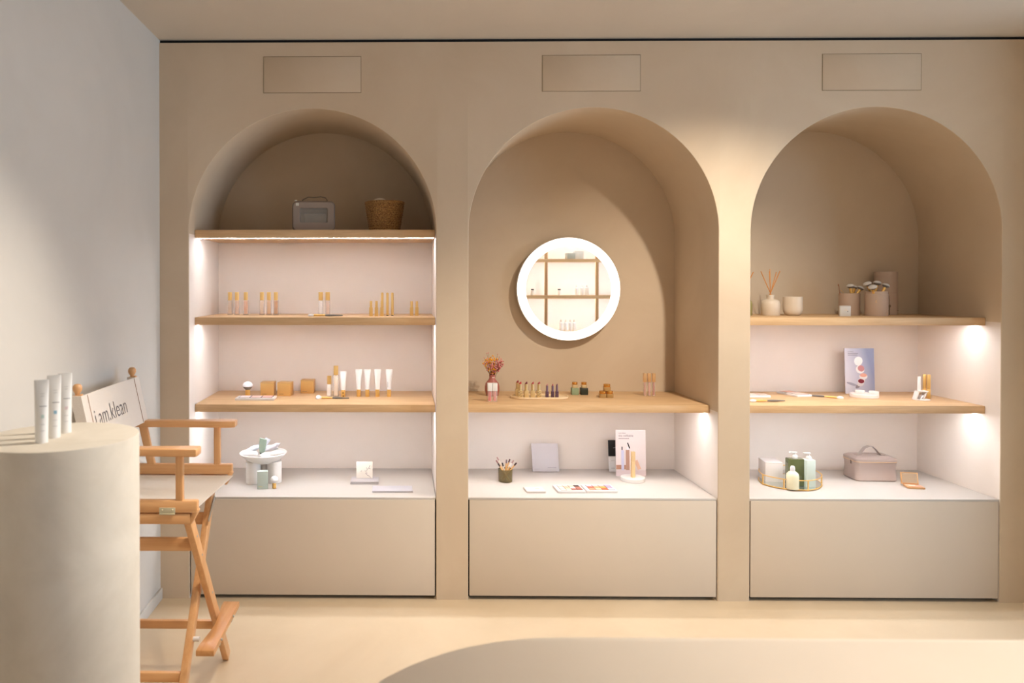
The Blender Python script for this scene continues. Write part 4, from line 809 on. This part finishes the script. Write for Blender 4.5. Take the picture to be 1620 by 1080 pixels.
# ------------------------------------------------------------------ podium with tubes, foreground table
t = thing('round_podium', 'tall cream plaster cylinder podium at the left foreground', 'podium', (-0.862, CY + 1.864, 0))
PX, PY, PZ, PR_ = -0.862, CY + 1.864, 1.197, 0.188
bm = NB(); lathe(bm, [(PR_ - 0.002, 0), (PR_, 0.003), (PR_, PZ - 0.004), (PR_ - 0.001, PZ - 0.001), (PR_ - 0.004, PZ)], 128); obj('drum', bm, M_PODIUM, t, angle=50)
def lab_print(accent, s=1):
    def f(bm, h, r):
        for z, w_ in ((0.112, 0.010), (0.106, 0.008), (0.044, 0.009), (0.030, 0.008)): box(bm, (0.002, -r * 0.72 - 0.0018, z), (w_, 0.0006, 0.0009))
        box(bm, (0.002, -r * 0.8 - 0.0008, 0.086), (0.014, 0.0008, 0.0012))
    return f
for px, py, h, acc, lab in ((66, 699.5, 0.151, '#CFE0D8', 'white squeeze tube on the podium, leftmost and nearest, with green tint'), (86, 691.5, 0.155, '#9CC6DA', 'white squeeze tube on the podium, middle one with blue mark'), (103.5, 683.5, 0.152, '#E6D2D2', 'white squeeze tube on the podium, rightmost with pinkish print')):
    g = onz(px, py, PZ); squeeze_tube((g.x, g.y + 0.0, PZ), lab, 'white tubes on the podium', h=h, r=0.0145, top=0.0162, body='#EEEAE4', rz=22, print_=None)
    tt = [o for o in COL.objects if o.name.startswith('squeeze_tube')][-1]
    bm = NB(); Mq = TR(0, 0, 0)
    for z, w_ in ((0.118, 0.009), (0.112, 0.008), (0.045, 0.009), (0.030, 0.010)): box(bm, (0.003, -0.0146 * (1 - z / h) ** 0.75 - 0.0018, z), (w_, 0.0008, 0.0008))
    obj('small_print', bm, mat('#B4B0AE', 0.6), tt)
    bm = NB(); z = 0.088; box(bm, (0.004, -0.0145 * (1 - z / h) ** 0.75 - 0.0014, z), (0.016, 0.0008, 0.0012)); obj('brand_line', bm, mat('#6E6A6A', 0.6), tt)
    bm = NB(); z = 0.064; box(bm, (0.003, -0.0145 * (1 - z / h) ** 0.75 - 0.0018, z), (0.007, 0.0008, 0.008)); obj('colour_mark', bm, mat(acc, 0.6), tt)
t = thing('display_table', 'cream table with rounded end in the right foreground', 'table', (1.9, -2.75, 0))
ZQ = 0.90; tl = []
cxl = 0.307 - 1.9
for a in range(90, 271, 6): tl.append((cxl + 0.455 * math.cos(R(a)), 0.455 * math.sin(R(a))))
cxr = 3.2 - 1.9
for a in range(-90, 91, 6): tl.append((cxr + 0.455 * math.cos(R(a)), 0.455 * math.sin(R(a))))
bm = NB(); prism(bm, tl, ZQ - 0.06, ZQ, bev=0.004); obj('tabletop', bm, M_TABLE, t, angle=40)
bm = NB(); prism(bm, [(x * 0.86, y * 0.72) for x, y in tl], 0.0, ZQ - 0.06); obj('base', bm, M_PODIUM, t, angle=40)

# ------------------------------------------------------------------ director's chair
YFAR, YNEAR = CY + 3.14, CY + 2.61
t = thing('directors_chair', 'tall beech director chair with beige canvas seat and back, behind the podium', 'chair', (-0.9, (YFAR + YNEAR) / 2, 0))
ox, oy = -0.9, (YFAR + YNEAR) / 2
def bar(bm, a, b, wx, wy, bev=0.004, side=None):
    a = Vector(a) - Vector((ox, oy, 0)); b = Vector(b) - Vector((ox, oy, 0)); d = b - a; L = d.length
    zax = d.normalized(); ref = Vector(side) if side else Vector((1, 0, 0)); yax = zax.cross(ref).normalized(); xax = yax.cross(zax).normalized()
    M = Matrix((xax, yax, zax)).transposed().to_4x4(); M.translation = a
    box(bm, (0, 0, L / 2), (wx, wy, L), M, bev=bev); return bm
ZS, ZA = 0.822, 1.005
for y, s in ((YFAR, 1), (YNEAR, -1)):
    bm = NB(); xf = -0.705 if s > 0 else -0.716
    pts = []
    for (x, hw) in ((-1.16, 0.018), (-1.1, 0.022), (-0.95, 0.024), (-0.85, 0.029), (-0.76, 0.033), (-0.72, 0.032), (xf, 0.024)): pts.append((x, hw))
    pl = [(x - ox, y - oy - hw) for x, hw in pts] + [(x - ox, y - oy + hw) for x, hw in reversed(pts)]
    prism(bm, pl, ZA - 0.026, ZA, bev=0.004); obj('armrest', bm, M_BEECH, t, angle=50)
    bm = NB(); bar(bm, (-0.785, y, ZS - 0.01), (-0.785, y, ZA - 0.026), 0.026, 0.024); obj('arm_post', bm, M_BEECHZ, t)
    bm = NB(); bar(bm, (-1.06, y, ZS - 0.02), (-1.145, y, 1.19), 0.032, 0.022); obj('back_post', bm, M_BEECHZ, t)
    bm = NB(); lathe(bm, [(0.007, -0.002), (0.008, 0.006), (0.0135, 0.014), (0.0165, 0.022), (0.0155, 0.032), (0.010, 0.039), (0.0, 0.041)], 20, TR(-1.146 - ox, y - oy, 1.188)); obj('finial', bm, M_BEECH, t)
    bm = NB(); bar(bm, (-1.16, y, ZS - 0.022), (-0.72, y, ZS - 0.022), 0.044, 0.028, side=(0, 0, 1), bev=0.006); obj('seat_rail', bm, M_BEECH, t)
    bm = NB(); yy = y - s * 0.004; bar(bm, (-1.14, yy, ZS - 0.066), (-0.745, yy, ZS - 0.066), 0.038, 0.032, side=(0, 0, 1), bev=0.008); bar(bm, (-0.752, yy, ZS - 0.085), (-0.722, yy, ZS - 0.03), 0.018, 0.026, bev=0.006); obj('leg_rail', bm, M_BEECH, t)
    bm = NB(); yo = y - 0.0155 if s < 0 else y + 0.0185
    box(bm, (-0.825 - ox, yo - oy, ZS - 0.034), (0.056, 0.003, 0.02), bev=0.0005); box(bm, (-0.825 - ox, yo - oy - 0.0022, ZS - 0.046), (0.056, 0.005, 0.005), bev=0.002)
    for dx in (-0.018, 0.018): sphere(bm, (-0.825 - ox + dx, yo - oy - 0.002, ZS - 0.032), (0.0035, 0.0015, 0.0035), u=8, v=6)
    obj('hinge', bm, mat('#D6CFB2', 0.35, 0.5), t)
for xl, vis in ((-0.765, True), (-1.15, False)):
    a0, a1 = Vector((xl, YNEAR + 0.03, ZS - 0.07)), Vector((xl + (0.02 if vis else -0.0), YFAR - 0.01, 0.012))
    b0, b1 = Vector((xl - (0.034 if vis else -0.034), YFAR - 0.03, ZS - 0.07)), Vector((xl - (0.034 if vis else -0.034), YNEAR + 0.01, 0.012))
    bm = NB(); bar(bm, a0, a1, 0.026, 0.044); obj('leg', bm, M_BEECHZ, t)
    bm = NB(); bar(bm, b0, b1, 0.026, 0.044); obj('leg', bm, M_BEECHZ, t)
    if vis: A0, A1, B0, B1 = a0, a1, b0, b1
def along(p, q, u): return p + (q - p) * u
for p, q, u, hh_ in ((A0, A1, 0.17, 0.048), (A0, A1, 0.74, 0.034), (B0, B1, 0.17, 0.048), (B0, B1, 0.82, 0.036)):
    c = along(p, q, u); bm = NB(); bar(bm, (-1.137, c.y - 0.0, c.z), (c.x - 0.013, c.y, c.z), hh_, 0.02, side=(0, 0, 1)); obj('stretcher', bm, M_BEECH, t)
bm = NB(); yf0, yf1 = CY + 2.67, CY + 3.09; L = yf1 - yf0; pts = []
for u in range(11):
    v = u / 10; d = 0.0 if v < 0.12 or v > 0.88 else 0.014 * math.sin(math.pi * (v - 0.12) / 0.76)
    pts.append((yf0 + L * v, d))
pl = [(-0.747 + d - ox, y - oy) for y, d in pts] + [(-0.682 - ox, y - oy) for y, d in reversed(pts)]
prism(bm, pl, 0.238, 0.26, bev=0.003); obj('footrest', bm, M_BEECHY, t, angle=60)
fa = along(A0, A1, 0.68); fb = along(B0, B1, 0.68)
for q in (fa, fb):
    bm = NB(); lathe(bm, [(0.009, 0), (0.009, 0.024)], 16, TR(q.x + 0.012 - ox, q.y - oy, q.z + 0.002, ry=90)); obj('spacer', bm, M_WHITE, t)
    bm = NB(); box(bm, (-0.715 - ox, q.y - oy, 0.232), (0.06, 0.018, 0.006)); sphere(bm, (-0.68 - ox, q.y - oy, 0.25), (0.004, 0.005, 0.005), u=10, v=8); obj('bracket', bm, M_STEEL, t)
for q in (along(A0, A1, 0.24), along(A0, A1, 0.5), along(A0, A1, 0.12)):
    bm = NB(); sphere(bm, (q.x + 0.014 - ox, q.y - oy, q.z), (0.0015, 0.0045, 0.0045), u=10, v=8); obj('rivet', bm, M_STEEL, t)
bm = NB(); qa = along(B0, B1, 0.05); bar(bm, (B0.x + 0.018, YFAR - 0.16, 0.63), (B0.x + 0.018, YFAR - 0.06, 0.70), 0.003, 0.016, bev=0.0005); obj('metal_stay', bm, M_STEEL, t)
# canvas seat: sagging strip between the rails
bm = NB(); nx, ny = 10, 14; grid = []
for i in range(nx + 1):
    row = []
    for j in range(ny + 1):
        v = j / ny; u = i / nx; xx = -1.12 + u * (0.405 - 0.06 * math.sin(math.pi * v) * 0.25 - 0.035 * (1 - v)); yy = YNEAR + 0.017 + v * (YFAR - YNEAR - 0.034)
        zz = ZS - 0.046 - 0.014 * math.sin(math.pi * v) ** 0.8 - 0.004 * (1 - v)
        row.append((xx - ox, yy - oy, zz))
    grid.append(row)
top = [[bm.verts.new(p) for p in r] for r in grid]; bot = [[bm.verts.new((p[0], p[1], p[2] - 0.003)) for p in r] for r in grid]
for i in range(nx):
    for j in range(ny):
        bm.faces.new((top[i][j], top[i + 1][j], top[i + 1][j + 1], top[i][j + 1])); bm.faces.new((bot[i][j], bot[i][j + 1], bot[i + 1][j + 1], bot[i + 1][j]))
for i in range(nx):
    for j in (0, ny): bm.faces.new((top[i][j], top[i + 1][j], bot[i + 1][j], bot[i][j]))
for j in range(ny):
    for i in (0, nx): bm.faces.new((top[i][j], top[i][j + 1], bot[i][j + 1], bot[i][j]))
obj('canvas_seat', bm, M_CANVAS, t, angle=60)
# canvas back, wrapped around both posts; text faces the seat
zb0, zb1 = 1.0, 1.187
def post_x(z): return -1.06 + (-0.085) * (z - 0.8) / 0.39
def cth(e): return 0.019
bm = NB(); rings = []
N = 52
for z in (zb0, zb0 + 0.06, zb0 + 0.12, zb1):
    px_ = post_x(z) - ox; y0, y1 = YNEAR - oy - 0.019, YFAR - oy + 0.019; fr = []; bk = []
    for k in range(N + 1):
        v = k / N; yy = y0 + (y1 - y0) * v; e = min(v, 1 - v) * (y1 - y0)
        th = cth(e)
        sag = -0.006 * math.sin(math.pi * v)
        fr.append((px_ + th + sag, yy, z)); bk.append((px_ - 0.019 if e < 0.036 else px_ + th + sag - 0.004, yy, z))
    rings.append(fr + bk[::-1])
ring_loft(bm, rings); cb = obj('canvas_back', bm, M_CANVAS, t, angle=50)
bm = NB(); lean = math.degrees(math.atan2(0.085, 0.39))
ys = -1.066
Mt = Matrix.Translation((post_x(1.066) - ox - 0.0035, ys - oy, 1.066)) @ TR(ry=-lean) @ TR(rz=90) @ TR(rx=90)
txt(bm, 'i.am.klean', 0.093, Mt, 0.0008, sx=0.86, off=-0.0012)
CY0, CY1 = YNEAR - oy - 0.019, YFAR - oy + 0.019
for v_ in bm.verts:
    e = min(v_.co.y - CY0, CY1 - v_.co.y); u_ = (v_.co.y - CY0) / (CY1 - CY0)
    v_.co.x = post_x(v_.co.z) - ox + cth(e) - 0.006 * math.sin(math.pi * u_) + 0.0012
obj('printed_text', bm, mat('#6E6466', 0.7), cb)
bm = NB()
for yy in (YFAR - 0.034, YNEAR + 0.034): tube(bm, [(post_x(z) - ox + 0.0186, yy - oy, z) for z in (zb0 + 0.002, zb1 - 0.002)], 0.0011, 5)
obj('seam', bm, mat('#B08A70', 0.7), cb)

# ------------------------------------------------------------------ shelving on the opposite wall, seen in the mirror
YS = -4.62; SX = F / 9.33
def mx(px): return (px - 638) / SX
def mz(py): return CZ + (450 - py) / SX
t = thing('wall_shelving', 'lit oak shelving with white back, reflected in the round mirror', 'shelving', (2.05, YF + 0.001, 0))
bm = NB(); box(bm, (0, 0.01, 1.35), (1.6, 0.02, 2.5)); obj('back_panel', bm, mat('#E9E0DA', 0.7), t)
for px in (866, 947):
    bm = NB(); box(bm, (mx(px) - 2.05, 0.31, 1.3), (0.036, 0.036, 2.55), bev=0.002); obj('upright', bm, M_OAKZ, t)
for z in (mz(409), mz(467), mz(525), 2.37):
    bm = NB(); box(bm, (0, 0.1715, z - 0.012), (1.56, 0.283, 0.024)); box(bm, (0, 0.322, z - 0.021), (1.56, 0.016, 0.042)); b_ = obj('shelf_board', bm, M_OAK, t)
    bm = NB(); box(bm, (0, 0.295, z - 0.027), (1.52, 0.03, 0.004)); obj('led_strip', bm, M_LED, b_)
zA, zB_, zC = mz(409), mz(467), mz(525); yS = YF + 0.24
def far_bottle(px, z, h, r, cap, label, pumpy=False):
    t = thing('care_bottle', label, 'bottle', (mx(px), yS, z + 0.0005), 0, 'white bottles on the opposite shelving')
    bm = NB(); lathe(bm, [(r * 0.95, 0), (r, 0.002), (r, h * 0.72), (r * 0.5, h * 0.8)], 20); obj('bottle_body', bm, mat('#F2F0EE', 0.4), t)
    bm = NB(); lathe(bm, [(r * (0.85 if cap == '#1B1815' else 0.45), h * 0.8), (r * (0.85 if cap == '#1B1815' else 0.45), h)], 16); obj('cap', bm, mat(cap, 0.4), t)
far_bottle(846, zB_, 0.08, 0.022, '#1B1815', 'black capped white bottle, left one reflected in the mirror'); far_bottle(889, zB_, 0.08, 0.022, '#1B1815', 'black capped white bottle, right one reflected in the mirror')
for k, px in enumerate((917, 925.5, 933.5)): far_bottle(px, zB_, 0.125, 0.021, '#E6E2DE', 'tall white bottle reflected right of the black caps, %s of three' % ('left', 'middle', 'right')[k])
for k, px in enumerate((892, 899.5, 906.5, 913)): far_bottle(px, zC, 0.145, 0.02, '#D8C8B4', 'pale bottle at the bottom of the mirror reflection, %s of four' % ('leftmost', 'second', 'third', 'rightmost')[k])
carton((mx(906), yS, zA + 0.0005), (0.1, 0.12, 0.075), 'grey box on the top shelf in the mirror reflection', '#A8ABA2'); carton((mx(919.5), yS, zA + 0.0005), (0.11, 0.12, 0.1), 'pale marbled box right of the grey box in the reflection', '#D5D2CA')
